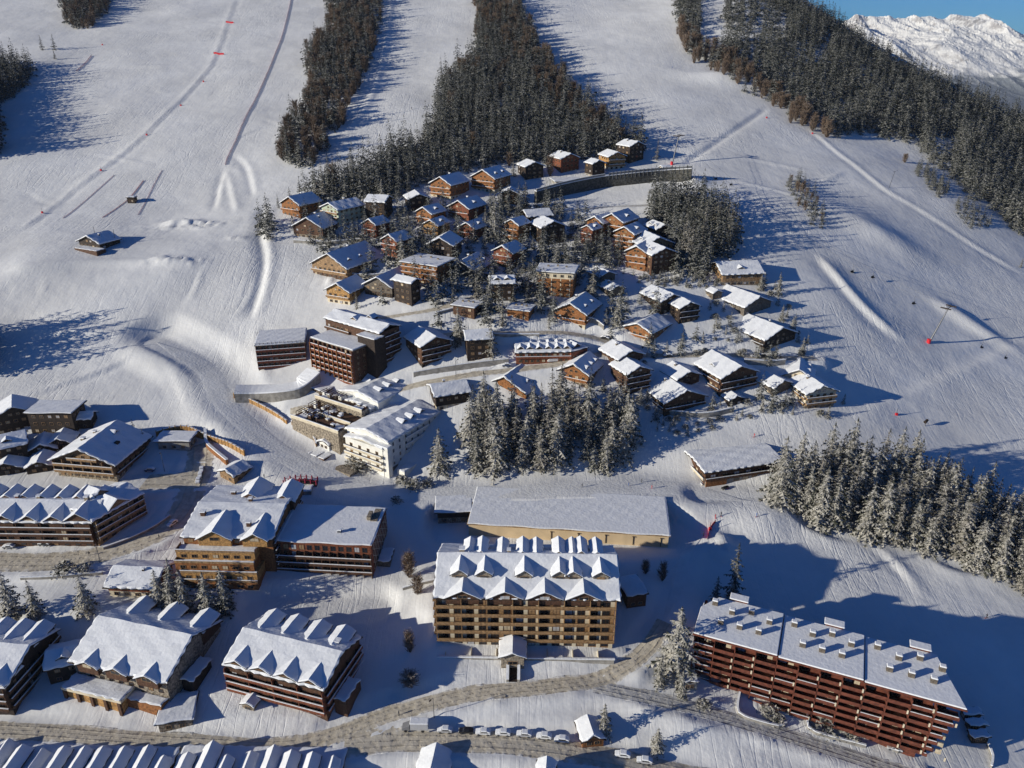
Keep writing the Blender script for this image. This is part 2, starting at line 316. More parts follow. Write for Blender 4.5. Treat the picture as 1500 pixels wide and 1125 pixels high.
def ground_mat():
    m = bpy.data.materials.new('piste snow'); m.use_nodes = True; t = m.node_tree; n = t.nodes; b = n['Principled BSDF']
    tc = n.new('ShaderNodeTexCoord')
    a = n.new('ShaderNodeTexNoise'); a.inputs['Scale'].default_value = 0.02; a.inputs['Detail'].default_value = 8; a.inputs['Roughness'].default_value = 0.6
    t.links.new(tc.outputs['Object'], a.inputs['Vector'])
    cr = n.new('ShaderNodeMix'); cr.data_type = 'RGBA'; cr.inputs[6].default_value = (0.67, 0.665, 0.655, 1); cr.inputs[7].default_value = (0.82, 0.815, 0.80, 1)
    mr = n.new('ShaderNodeMapRange'); mr.inputs[1].default_value = 0.35; mr.inputs[2].default_value = 0.68
    t.links.new(a.outputs[0], mr.inputs[0]); t.links.new(mr.outputs[0], cr.inputs[0]); t.links.new(cr.outputs[2], b.inputs['Base Color'])
    b.inputs['Roughness'].default_value = 0.65; b.inputs['Specular IOR Level'].default_value = 0.2
    # skied surface: fine lumps, long scraped lines down the fall line, patches where it is rougher
    def noise(sc, det, vec, rough=0.55):
        q = n.new('ShaderNodeTexNoise'); q.inputs['Scale'].default_value = sc; q.inputs['Detail'].default_value = det; q.inputs['Roughness'].default_value = rough
        t.links.new(vec, q.inputs['Vector']); return q.outputs[0]
    mp = n.new('ShaderNodeMapping'); mp.inputs['Scale'].default_value = (1.0, 0.07, 0.07); mp.inputs['Rotation'].default_value = (0, 0, R(-14))
    t.links.new(tc.outputs['Object'], mp.inputs['Vector'])
    lines = noise(0.8, 5, mp.outputs[0], 0.6); lumps = noise(0.55, 6, tc.outputs['Object'], 0.6); big = noise(0.06, 4, tc.outputs['Object']); patch = noise(0.013, 3, tc.outputs['Object'])
    pm = n.new('ShaderNodeMapRange'); pm.inputs[1].default_value = 0.42; pm.inputs[2].default_value = 0.62; pm.inputs[3].default_value = 0.10; pm.inputs[4].default_value = 1.0
    t.links.new(patch, pm.inputs[0])
    def mth(op, x, y):
        q = n.new('ShaderNodeMath'); q.operation = op
        for i, s_ in enumerate((x, y)):
            if isinstance(s_, (int, float)): q.inputs[i].default_value = s_
            else: t.links.new(s_, q.inputs[i])
        return q.outputs[0]
    mp2 = n.new('ShaderNodeMapping'); mp2.inputs['Scale'].default_value = (1.0, 0.16, 0.16); mp2.inputs['Rotation'].default_value = (0, 0, R(38)); t.links.new(tc.outputs['Object'], mp2.inputs['Vector'])
    def tracks(sc, vec, wd):
        q = noise(sc, 2, vec, 0.4); a_ = mth('ABSOLUTE', mth('SUBTRACT', q, 0.5), 0); k = n.new('ShaderNodeMapRange'); k.inputs[1].default_value = 0; k.inputs[2].default_value = wd; k.inputs[3].default_value = 1; k.inputs[4].default_value = 0; t.links.new(a_, k.inputs[0]); return k.outputs[0]
    trk = mth('MULTIPLY', mth('ADD', tracks(0.13, mp2.outputs[0], 0.016), tracks(0.21, mp.outputs[0], 0.02)), mth('MULTIPLY', pm.outputs[0], -0.11))
    h = mth('ADD', trk, 0)
    h = mth('ADD', mth('ADD', h, mth('MULTIPLY', mth('MULTIPLY', lumps, 0.42), pm.outputs[0])), mth('ADD', mth('MULTIPLY', lines, 0.12), mth('MULTIPLY', big, 1.1)))
    bp = n.new('ShaderNodeBump'); bp.inputs['Distance'].default_value = 0.8; bp.inputs['Strength'].default_value = 0.85
    t.links.new(h, bp.inputs['Height']); t.links.new(bp.outputs[0], b.inputs['Normal'])
    return m
M['ground'] = ground_mat()
def foliage(name, green, snow, lo, hi, nsc=0.9):
    m = bpy.data.materials.new(name); m.use_nodes = True; t = m.node_tree; n = t.nodes; b = n['Principled BSDF']
    g = n.new('ShaderNodeNewGeometry'); sx = n.new('ShaderNodeSeparateXYZ'); t.links.new(g.outputs['True Normal'], sx.inputs[0])
    ab = n.new('ShaderNodeMath'); ab.operation = 'ABSOLUTE'; t.links.new(sx.outputs[2], ab.inputs[0])
    nz = n.new('ShaderNodeTexNoise'); nz.inputs['Scale'].default_value = nsc; nz.inputs['Detail'].default_value = 5
    tc = n.new('ShaderNodeTexCoord'); t.links.new(tc.outputs['Object'], nz.inputs['Vector'])
    ml = n.new('ShaderNodeMath'); ml.operation = 'MULTIPLY'; t.links.new(ab.outputs[0], ml.inputs[0]); t.links.new(nz.outputs[0], ml.inputs[1])
    mr = n.new('ShaderNodeMapRange'); mr.inputs[1].default_value = lo; mr.inputs[2].default_value = hi
    t.links.new(ml.outputs[0], mr.inputs[0])
    cr = n.new('ShaderNodeMix'); cr.data_type = 'RGBA'; cr.inputs[6].default_value = (*green, 1); cr.inputs[7].default_value = (*snow, 1)
    t.links.new(mr.outputs[0], cr.inputs[0]); t.links.new(cr.outputs[2], b.inputs['Base Color'])
    b.inputs['Roughness'].default_value = 0.9; b.inputs['Specular IOR Level'].default_value = 0.1
    return m
M['spruce'] = foliage('snow dusted spruce needles', (0.030, 0.032, 0.022), (0.43, 0.40, 0.35), 0.29, 0.50)
M['forest'] = foliage('forest spruce needles', (0.026, 0.031, 0.024), (0.36, 0.35, 0.32), 0.32, 0.56)
M['heavy'] = foliage('snow laden spruce needles', (0.035, 0.038, 0.028), (0.56, 0.53, 0.47), 0.28, 0.50)
M['darkspruce'] = foliage('dark spruce needles', (0.022, 0.026, 0.020), (0.30, 0.29, 0.26), 0.33, 0.55)
M['twig'] = foliage('frosted brown twigs', (0.15, 0.105, 0.075), (0.40, 0.35, 0.30), 0.25, 0.55)
M['bark'] = mat('bark', (0.075, 0.055, 0.04), 0.95, 0.2, 2)
for k_, al in (('net', .42), ('pinknet', .5)):          # open netting: most of it is holes
    t_ = M[k_].node_tree; t_.nodes['Principled BSDF'].inputs['Alpha'].default_value = al
# ---------------------------------------------------------------- mesh helpers
class MB:
    def __init__(s): s.v = []; s.f = []
    def add(s, vs, fs):
        o = len(s.v); s.v += [tuple(p) for p in vs]; s.f += [tuple(i + o for i in f) for f in fs]; return s
    def box(s, x0, x1, y0, y1, z0, z1):
        return s.add([(x0,y0,z0),(x1,y0,z0),(x1,y1,z0),(x0,y1,z0),(x0,y0,z1),(x1,y0,z1),(x1,y1,z1),(x0,y1,z1)],
                     [(0,3,2,1),(4,5,6,7),(0,1,5,4),(1,2,6,5),(2,3,7,6),(3,0,4,7)])
    def prism(s, poly, z0, z1):
        n = len(poly); ar = sum(poly[i][0] * poly[(i + 1) % n][1] - poly[(i + 1) % n][0] * poly[i][1] for i in range(n))
        if ar < 0: poly = poly[::-1]
        zz = z0 if isinstance(z0, (list, tuple)) else [z0] * n
        z2 = z1 if isinstance(z1, (list, tuple)) else [z1] * n
        return s.add([(p[0], p[1], zz[i]) for i, p in enumerate(poly)] + [(p[0], p[1], z2[i]) for i, p in enumerate(poly)],
                     [tuple(range(n))[::-1], tuple(range(n, 2 * n))] + [(i, (i + 1) % n, n + (i + 1) % n, n + i) for i in range(n)])
    def bar(s, a, b, r, sides=6, r2=None):
        a = Vector(a); b = Vector(b); d = (b - a).normalized(); u = d.orthogonal().normalized(); w_ = d.cross(u); r2 = r if r2 is None else r2
        vs = []
        for q, rr in ((a, r), (b, r2)):
            for k in range(sides):
                t = 2 * math.pi * k / sides; vs.append(q + u * rr * math.cos(t) + w_ * rr * math.sin(t))
        return s.add(vs, [tuple(range(sides))[::-1], tuple(range(sides, 2 * sides))] + [(k, (k + 1) % sides, sides + (k + 1) % sides, sides + k) for k in range(sides)])
    def xf(s, m):
        s.v = [tuple(m @ Vector(p)) for p in s.v]; return s
    def build(s, name, m, parent=None, smooth=False, loc=None, bevel=0):
        me = bpy.data.meshes.new(name); me.from_pydata(s.v, [], s.f); me.materials.append(M[m] if isinstance(m, str) else m); me.update()
        if smooth: me.polygons.foreach_set('use_smooth', [True] * len(me.polygons))
        o = bpy.data.objects.new(name, me); C.objects.link(o)
        if parent is not None: o.parent = parent
        if loc is not None: o.location = loc
        if bevel:
            b = o.modifiers.new('bevel', 'BEVEL'); b.width = bevel; b.segments = 2
        return o
def tag(o, label=None, cat=None, group=None, kind=None):
    if label: o['label'] = label
    if cat: o['category'] = cat
    if group: o['group'] = group
    if kind: o['kind'] = kind
    return o
def empty(name, loc, rz=0.0, label=None, cat=None, group=None, scale=None):
    o = bpy.data.objects.new(name, None); C.objects.link(o); o.location = tuple(loc); o.rotation_euler = (0, 0, rz); o.empty_display_size = 0.5
    if scale: o.scale = scale
    return tag(o, label, cat, group)
def part(name, me, parent, loc=(0, 0, 0), rot=(0, 0, 0), scale=(1, 1, 1)):
    o = bpy.data.objects.new(name, me); C.objects.link(o); o.parent = parent; o.location = loc; o.rotation_euler = rot; o.scale = scale; return o
# ---------------------------------------------------------------- ground sheet
def grid_mesh(name, X, Y, Z, m):
    ny, nx = X.shape; me = bpy.data.meshes.new(name)
    me.vertices.add(nx * ny); me.vertices.foreach_set('co', np.stack([X, Y, Z], -1).astype(np.float32).ravel())
    idx = np.arange(nx * ny).reshape(ny, nx)
    q = np.stack([idx[:-1, :-1], idx[:-1, 1:], idx[1:, 1:], idx[1:, :-1]], -1).reshape(-1, 4)
    me.loops.add(q.size); me.loops.foreach_set('vertex_index', q.ravel().astype(np.int32))
    me.polygons.add(len(q)); me.polygons.foreach_set('loop_start', np.arange(0, q.size, 4, dtype=np.int32)); me.polygons.foreach_set('loop_total', np.full(len(q), 4, np.int32))
    me.polygons.foreach_set('use_smooth', np.ones(len(q), bool)); me.update(calc_edges=True); me.materials.append(m)
    o = bpy.data.objects.new(name, me); C.objects.link(o); return o
tag(grid_mesh('snowy_ground', HX, HY, HZ, M['ground']), kind='structure')
def ribbon(name, key, m, lift=0.12, wn=7, shrink=0.0):
    path, width = ROADS[key]; n = len(path)
    tg = np.gradient(path[:, :2], axis=0); tg /= np.linalg.norm(tg, axis=1)[:, None] + 1e-9
    nn = np.c_[-tg[:, 1], tg[:, 0]]; X = np.zeros((n, wn)); Y = X.copy(); Z = X.copy()
    for j in range(wn):
        s = (j / (wn - 1) - 0.5) * (width - shrink) * (np.clip(np.minimum(np.arange(n), n - 1 - np.arange(n)) / 12 + .08, 0, 1) if shrink else 1)
        wob = 0.35 * np.sin(path[:, 0] * 0.21 + path[:, 1] * 0.13) if j in (0, wn - 1) else 0
        X[:, j] = path[:, 0] + nn[:, 0] * (s + wob); Y[:, j] = path[:, 1] + nn[:, 1] * (s + wob)
    Z = hgt(X, Y) + lift
    Z[:, 0] -= lift * 2; Z[:, -1] -= lift * 2
    ob = tag(grid_mesh(name, X, Y, Z, m), kind='structure'); at = ob.data.attributes.new('across', 'FLOAT', 'POINT'); at.data.foreach_set('value', np.tile(np.linspace(-1, 1, wn), n).astype(np.float32))
for nm, key, mm, lf in (('road','street','road',0.14),('road','parking','road',0.17),('road','lower_road','road',0.15),('road','hill_road','road',0.13),('road','service_road','grey_road',0.11),
                    ('road','village_road','road',0.15),('road','village_lane','road',0.12),('road','hill_lane','road',0.14),('road','hospital_lane','grey_road',0.12),('path','piste','piste',0.10),('path','snow_track','piste',0.12)):
    ribbon(nm, key, M[mm], lf, shrink=0.5 if mm == 'piste' else 0)
# ---------------------------------------------------------------- far mountains across the valley
def fbm(x, y, sc, seed, octv=6, ridged=False):
    o = 0; a = 1; tot = 0
    for k in range(octv):
        nz_ = vnoise(x, y, sc, seed + k)
        o = o + a * ((1 - np.abs(nz_) * 4) * 0.5 if ridged else nz_); tot += a; a *= 0.52; sc *= 0.5
    return o / tot
def mountains():
    # built as a real massif 7 to 11 km away on the right
    xs = np.linspace(1500, 9500, 520); ys = np.linspace(5200, 10500, 260); X, Y = np.meshgrid(xs, ys)
    t = (Y - 5200) / 5300
    az = X / Y
    crest = np.interp(az, [0.2, 0.36, 0.40, 0.44, 0.50, 0.55, 0.62, 0.72, 0.9], [200, 240, 470, 430, 405, 385, 345, 330, 250])
    prof = np.interp(t, [0, 0.12, 0.30, 0.55, 0.62, 0.8, 1.0], [0, 0.10, 0.30, 0.86, 1.0, 0.55, 0.1])
    base = -420
    rg = fbm(X + 0.35 * Y, Y * 0.55, 900, 11, 7, True); f2 = fbm(X, Y, 260, 31, 5)
    Z = base + (crest - base) * prof + prof * (rg - 0.25) * 460 + f2 * 70 * prof
    global MZ; MZ = Z
    m = bpy.data.materials.new('far mountain snow and rock'); m.use_nodes = True; tt = m.node_tree; n = tt.nodes; b = n['Principled BSDF']
    g = n.new('ShaderNodeNewGeometry'); sx = n.new('ShaderNodeSeparateXYZ'); tt.links.new(g.outputs['Normal'], sx.inputs[0])
    nz = n.new('ShaderNodeTexNoise'); nz.inputs['Scale'].default_value = 0.004; nz.inputs['Detail'].default_value = 10; nz.inputs['Roughness'].default_value = 0.7
    tc = n.new('ShaderNodeTexCoord'); tt.links.new(tc.outputs['Object'], nz.inputs['Vector'])
    sp_ = n.new('ShaderNodeSeparateXYZ'); tt.links.new(tc.outputs['Object'], sp_.inputs[0])
    # rock shows on the steep faces, forest low down
    ad = n.new('ShaderNodeMath'); ad.operation = 'MULTIPLY_ADD'; ad.inputs[1].default_value = 0.8; tt.links.new(nz.outputs[0], ad.inputs[0]); tt.links.new(sx.outputs[2], ad.inputs[2])
    r1 = n.new('ShaderNodeMapRange'); r1.inputs[1].default_value = 1.06; r1.inputs[2].default_value = 1.2; tt.links.new(ad.outputs[0], r1.inputs[0])
    c1 = n.new('ShaderNodeMix'); c1.data_type = 'RGBA'; c1.inputs[6].default_value = (0.36, 0.34, 0.33, 1); c1.inputs[7].default_value = (0.82, 0.80, 0.76, 1); tt.links.new(r1.outputs[0], c1.inputs[0])
    a2 = n.new('ShaderNodeMath'); a2.operation = 'MULTIPLY_ADD'; a2.inputs[1].default_value = 520; tt.links.new(nz.outputs[0], a2.inputs[0]); tt.links.new(sp_.outputs[2], a2.inputs[2])
    r2 = n.new('ShaderNodeMapRange'); r2.inputs[1].default_value = 110; r2.inputs[2].default_value = 190; tt.links.new(a2.outputs[0], r2.inputs[0])
    c2 = n.new('ShaderNodeMix'); c2.data_type = 'RGBA'; c2.inputs[6].default_value = (0.20, 0.22, 0.24, 1); tt.links.new(r2.outputs[0], c2.inputs[0]); tt.links.new(c1.outputs[2], c2.inputs[7])
    tt.links.new(c2.outputs[2], b.inputs['Base Color']); b.inputs['Roughness'].default_value = 0.9
    bp = n.new('ShaderNodeBump'); bp.inputs['Distance'].default_value = 18; tt.links.new(nz.outputs[0], bp.inputs['Height']); tt.links.new(bp.outputs[0], b.inputs['Normal'])
    o = grid_mesh('mountains', X, Y, Z, m); o.data.polygons.foreach_set('use_smooth', np.zeros(len(o.data.polygons), bool)); tag(o, kind='structure')
mountains()
# thin winter air between the camera and the far range
hz = MB(); hz.box(-9100, 11000, -6100, 11200, min(float(HZ.min()), float(MZ.min())) - 1, max(float(HZ.max()), float(MZ.max()), CAMZ) + 8); hm = bpy.data.materials.new('haze'); hm.use_nodes = True; hn = hm.node_tree.nodes; hn.remove(hn['Principled BSDF'])
pv = hn.new('ShaderNodeVolumePrincipled'); pv.inputs['Color'].default_value = (0.78, 0.88, 1.0, 1); pv.inputs['Density'].default_value = 0.00002; hm.node_tree.links.new(pv.outputs[0], hn['Material Output'].inputs['Volume'])
tag(hz.build('haze', hm), 'thin pale blue haze over the valley', 'haze', kind='stuff')
# ---------------------------------------------------------------- trees
def conifer_arrays(seed, whorls, per, segs, H=20.0, Rm=4.6, droop=0.45, gap=0.12):
    r = random.Random(seed); V = []; T = []
    def tri(a, b, c): o = len(V); V.extend((a, b, c)); T.append((o, o + 1, o + 2))
    lean = (r.uniform(-.3, .3), r.uniform(-.3, .3)); z0 = H * r.uniform(0.05, 0.12)
    for w_ in range(whorls):
        f = w_ / (whorls - 1); z = z0 + (H - z0) * (f ** 0.92); L = Rm * (1 - f) ** 0.7 * (0.75 + 0.25 * math.sin(w_ * 1.7 + seed)) + 0.28
        nb = max(3, int(per * (1 - 0.5 * f)))
        ph = r.uniform(0, 6.28)
        for k in range(nb):
            if r.random() < gap: continue
            a = ph + 6.283 * k / nb + r.uniform(-.3, .3); l = L * r.uniform(0.65, 1.15); zz = z + r.uniform(-.5, .5) * (H / whorls)
            dx, dy = math.cos(a), math.sin(a); dr = droop * r.uniform(0.6, 1.4); ox, oy = lean[0] * f, lean[1] * f
            pr = Vector((ox, oy, zz + 0.1 * l)); wdt = 0.26 * l + 0.2
            for s_ in range(1, segs + 1):
                t = s_ / segs; q = Vector((ox + dx * l * t, oy + dy * l * t, zz + 0.15 * l * t - dr * l * t * t + (0.12 * l if s_ == segs else 0) * 0.4))
                for side in (-1, 1):
                    wl = wdt * (1.15 - 0.75 * t) * r.uniform(0.7, 1.4)
                    e = pr.lerp(q, 0.75) + Vector((-dy * side * wl, dx * side * wl, -wl * r.uniform(0.15, 0.75)))
                    tri(tuple(pr), tuple(q), tuple(e))
                pr = q
            # hanging twig under the branch
            m_ = Vector((ox + dx * l * 0.55, oy + dy * l * 0.55, zz - 0.1 * l)); tri(tuple(m_), (m_.x + dx * 0.5 * l * 0.6, m_.y + dy * 0.3 * l, m_.z - 0.1), (m_.x + dx * 0.2 * l, m_.y + dy * .2 * l, m_.z - 0.45 - 0.15 * l))
    # top shoot
    for k in range(4):
        a = k * 1.57; tri((lean[0], lean[1], H + 0.9), (lean[0] + 0.25 * math.cos(a), lean[1] + 0.25 * math.sin(a), H - 0.8), (lean[0] + 0.25 * math.cos(a + 1.2), lean[1] + 0.25 * math.sin(a + 1.2), H - 0.8))
    return np.array(V), np.array(T)
def bare_arrays(seed, n, H=12.0, W=4.2, base=0.08, th=0.11):
    r = random.Random(seed); V = []; T = []
    def tri(a, b, c): o = len(V); V.extend((tuple(a), tuple(b), tuple(c))); T.append((o, o + 1, o + 2))
    for k in range(n):
        f = base + (0.98 - base) * r.random() ** 0.8; a = r.uniform(0, 6.28)
        rad = W * math.sin(min(1, (f - base) / 0.5 + 0.15) * 1.57) * (1.05 - 0.75 * max(0, f - 0.4)) * r.random() ** 0.5
        s_ = Vector((rad * 0.35 * math.cos(a), rad * 0.35 * math.sin(a), H * (f - 0.14))); e = Vector((rad * math.cos(a), rad * math.sin(a), H * f + r.uniform(0, 1.5)))
        d = (e - s_).normalized(); sd_ = Vector((r.uniform(-1, 1), r.uniform(-1, 1), r.uniform(-.4, .4))).cross(d).normalized() * th * r.uniform(0.7, 1.8)
        tri(s_ - sd_, s_ + sd_, e)
        for q in range(3):
            m_ = s_.lerp(e, r.uniform(0.3, 0.95)); e2 = m_ + Vector((r.uniform(-1, 1), r.uniform(-1, 1), r.uniform(0.1, 1.0))) * 0.9; tri(m_ - sd_ * .8, m_ + sd_ * .8, e2)
    return np.array(V), np.array(T)
def bush_arrays(seed, n, H=2.2, W=1.8):
    r = random.Random(seed); V = []; T = []
    for k in range(n):
        a = r.uniform(0, 6.28); q = r.random() ** 0.5; f = r.random(); rad = W * q * math.cos(f * 1.2); c_ = Vector((rad * math.cos(a), rad * math.sin(a), H * f))
        o = len(V)
        for j in range(3): V.append(tuple(c_ + Vector((r.uniform(-1, 1), r.uniform(-1, 1), r.uniform(-.6, .6))) * 0.42))
        T.append((o, o + 1, o + 2))
    return np.array(V), np.array(T)
def tri_mesh(name, V, T, m):
    me = bpy.data.meshes.new(name); me.vertices.add(len(V)); me.vertices.foreach_set('co', V.astype(np.float32).ravel())
    me.loops.add(T.size); me.loops.foreach_set('vertex_index', T.ravel().astype(np.int32)); me.polygons.add(len(T))
    me.polygons.foreach_set('loop_start', np.arange(0, T.size, 3, dtype=np.int32)); me.polygons.foreach_set('loop_total', np.full(len(T), 3, np.int32))
    me.update(calc_edges=True); me.materials.append(M[m]); return me
def trunk_mesh(H, r, limbs=5, seed=0):
    b = MB(); rr = random.Random(seed); b.bar((0, 0, -1.5), (0, 0, H * 0.5), r, 7, r * 0.6); b.bar((0, 0, H * 0.5), (0, 0, H * 0.97), r * 0.6, 6, 0.03)
    for k in range(limbs):
        a = rr.uniform(0, 6.28); z = H * rr.uniform(0.25, 0.7); l = H * 0.14
        b.bar((0, 0, z), (l * math.cos(a), l * math.sin(a), z + l * 0.5), r * 0.3, 5, 0.03)
    me = bpy.data.meshes.new('trunk'); me.from_pydata(b.v, [], b.f); me.materials.append(M['bark']); return me
ARR = {}; CRN = {}
def kind(key, m, arrs, th):
    ARR[key] = arrs; CRN[key] = ([tri_mesh('crown', V, T, m) for V, T in arrs], trunk_mesh(*th))
kind('spruce', 'spruce', [conifer_arrays(i, 17, 9, 4) for i in range(5)], (20, 0.28, 3))
kind('heavy', 'heavy', [conifer_arrays(20 + i, 20, 10, 6, Rm=5.5, droop=0.55, gap=0.08) for i in range(3)], (20, 0.30, 3))
kind('slim', 'spruce', [conifer_arrays(40 + i, 17, 8, 4, Rm=3.4) for i in range(3)], (20, 0.24, 3))
kind('dark', 'darkspruce', [conifer_arrays(60 + i, 16, 8, 4, Rm=4.6) for i in range(3)], (20, 0.28, 3))
kind('bare', 'twig', [bare_arrays(80 + i, 330) for i in range(4)], (12, 0.16, 7))
kind('bush', 'heavy', [bush_arrays(90 + i, 220) for i in range(3)], (1.6, 0.08, 5))
kind('young', 'heavy', [conifer_arrays(100 + i, 9, 7, 3, H=5, Rm=1.25, droop=0.35) for i in range(3)], (5, 0.1, 2))
LOW = {'spruce': [conifer_arrays(120 + i, 13, 9, 2, Rm=5.6) for i in range(4)], 'dark': [conifer_arrays(130 + i, 13, 9, 2, Rm=5.8) for i in range(4)], 'bare': [bare_arrays(140 + i, 130, th=0.19) for i in range(3)]}
BASEH = dict(spruce=20, heavy=20, slim=20, dark=20, bare=12, bush=2.2, young=5)
NAMES = dict(spruce='spruce_tree', heavy='spruce_tree', slim='spruce_tree', dark='spruce_tree', bare='bare_tree', bush='bush', young='young_spruce')
CATS = dict(spruce='tree', heavy='tree', slim='tree', dark='tree', bare='tree', bush='bush', young='tree')
SPRUCE_POOL, BARE_POOL = [], []         # (pixel height, kind, position, height, label, group)
def put_tree(kd, pos, H, label, group=None, wid=1.0):
    s_ = H / BASEH[kd]; crowns, trunk = CRN[kd]
    o = empty(NAMES[kd], (pos[0], pos[1], pos[2] - 0.2), rnd.uniform(0, 6.28), label, CATS[kd], group, (s_ * wid, s_ * wid, s_))
    part('crown', rnd.choice(crowns), o); part('trunk' if kd != 'bush' else 'stem', trunk, o)
    return o
def inpoly(px, py, poly):
    c = False; n = len(poly)
    for i in range(n):
        x0, y0 = poly[i]; x1, y1 = poly[(i + 1) % n]
        if (y0 > py) != (y1 > py) and px < (x1 - x0) * (py - y0) / (y1 - y0) + x0: c = not c
    return c
BLD_FOOT = []     # (x, y, radius) of buildings, kept free of trees
def scatter(poly, mind, H, kinds, label, group, pool, dens=1.0, thin=None, jit=10):
    W = np.array([P(u, v) for u, v in poly]); x0, y0 = W[:, :2].min(0); x1, y1 = W[:, :2].max(0)
    n = int(min((x1 - x0) * (y1 - y0) / (mind * mind) * 9 * dens + 20, 400000)); got = []; cell = {}
    rs = np.random.RandomState(len(label) + 4000 + int(poly[0][0])); X = rs.uniform(x0, x1, n); Y = rs.uniform(y0, y1, n); Z = hgt(X, Y); U, V_ = proj((X, Y, Z)); ok = Y < 1120
    for tt in np.linspace(0.45, 0.985, 22): ok &= hgt(X * tt, Y * tt) < CAMZ + (Z - CAMZ) * tt + 9
    X, Y, Z, U, V_ = X[ok], Y[ok], Z[ok], U[ok], V_[ok]
    for x, y, z, u, v in zip(X.tolist(), Y.tolist(), Z.tolist(), U.tolist(), V_.tolist()):
        ju = (rnd.random() - rnd.random()) * jit; jv = (rnd.random() - rnd.random()) * jit * .6
        if not inpoly(u + ju, v + jv, poly): continue
        if thin and rnd.random() > thin(u, v): continue
        ci, cj = int(x // mind), int(y // mind)
        if any((x - q[0]) ** 2 + (y - q[1]) ** 2 < mind * mind for a in (-1, 0, 1) for b in (-1, 0, 1) for q in cell.get((ci + a, cj + b), ())): continue
        cell.setdefault((ci, cj), []).append((x, y))
        kd = kinds(u, v) if callable(kinds) else rnd.choice(kinds)
        h = rnd.uniform(*H) * (0.62 if kd == 'bare' else 1.0)
        if kd == 'bush': h = min(h, rnd.uniform(1.6, 3.0))
        if kd == 'young': h = min(h, rnd.uniform(3.5, 7))
        (BARE_POOL if kd == 'bare' else pool).append((h / mpp((x, y, z)), kd, (x, y, z), h, label, group))
SP = SPRUCE_POOL
scatter([(682,640),(700,697),(740,690),(790,693),(840,685),(885,699),(928,662),(918,622),(850,598),(760,600),(700,612)], 4.5, (15, 25), ['heavy','spruce','heavy','slim'], 'snow laden spruce in the dense grove between the white hotel and the barn', 'spruces of the grove beside the white hotel', SP)
scatter([(1135,735),(1200,770),(1290,797),(1380,815),(1440,838),(1540,880),(1560,790),(1450,765),(1400,725),(1310,700),(1240,690),(1150,703)], 4.5, (17, 27), ['heavy','heavy','spruce'], 'tall snow laden spruce in the wood to the right of the brown barn', 'spruces of the wood beside the barn', SP)
scatter([(955,335),(985,398),(1040,408),(1078,390),(1068,322),(1010,292),(960,292)], 4.8, (17, 25), ['spruce','dark','slim'], 'snow dusted spruce in the square grove behind the stepped chalets', 'spruces of the grove behind the stepped chalets', SP)
def k4(u, v):
    b = 0.45 if (v < 60 or (v < 210 and u > 735 + (v - 60) * 0.75)) else (0.2 if v < 120 else 0.02)
    return 'bare' if rnd.random() < b else rnd.choice(['spruce', 'dark', 'slim'])
scatter([(450,290),(500,294),(560,292),(600,280),(650,258),(700,243),(790,238),(900,225),(940,220),(905,192),(862,165),(820,120),(785,70),(750,10),(738,-40),(706,-40),(702,60),(700,90),(650,118),(642,190),(590,225),(520,262),(455,272)], 4.8, (11, 25), k4, 'snow dusted spruce in the forest that runs up the slope behind the chalets', 'spruces of the forest above the village', SP)
scatter([(412,232),(432,243),(462,243),(482,200),(505,170),(530,120),(545,60),(556,0),(560,-60),(492,-60),(485,20),(470,60),(443,102),(468,118),(452,160),(420,190)], 4.8, (12, 24), lambda u, v: 'bare' if rnd.random() < 0.5 else rnd.choice(['dark', 'spruce']), 'snow dusted spruce in the narrow strip of wood between two pistes', 'spruces of the strip between the pistes', SP, thin=lambda u, v: 1 if float(vnoise(np.array(u), np.array(v), 22, 3)) > -0.2 else 0.12)
scatter([(-60,150),(0,152),(20,142),(42,118),(44,98),(-60,100)], 5.5, (18, 26), ['dark'], 'dark spruce in the clump at the left edge of the upper piste', 'spruces at the left edge', SP)
scatter([(98,38),(130,42),(155,18),(160,-60),(105,-60)], 5.5, (16, 22), ['dark', 'bare'], 'dark spruce in the small clump near the upper left corner', 'spruces near the upper left corner', SP)
scatter([(1010,82),(1060,112),(1130,152),(1165,180),(1205,197),(1280,198),(1345,212),(1372,238),(1400,262),(1420,285),(1470,320),(1500,345),(1620,400),(1640,235),(1500,172),(1400,125),(1300,84),(1225,18),(1190,-40),(1000,-40),(992,55)], 5.6, (12, 27),
        lambda u, v: 'bare' if (v > (u - 1000) * 0.72 + 42 and u < 1230 and rnd.random() < 0.85) else rnd.choice(['dark', 'spruce', 'spruce']), 'snow dusted spruce on the long wooded ridge at the right', 'spruces of the wooded ridge', SP,
        thin=lambda u, v: 0.15 if (1060 < u < 1150 and v < 60) or (1165 < u < 1215 and 60 < v < 100) else (0.0 if (1025 < u < 1062 and v < 75) or (1370 < u < 1400 and 205 < v < 232) else 1))
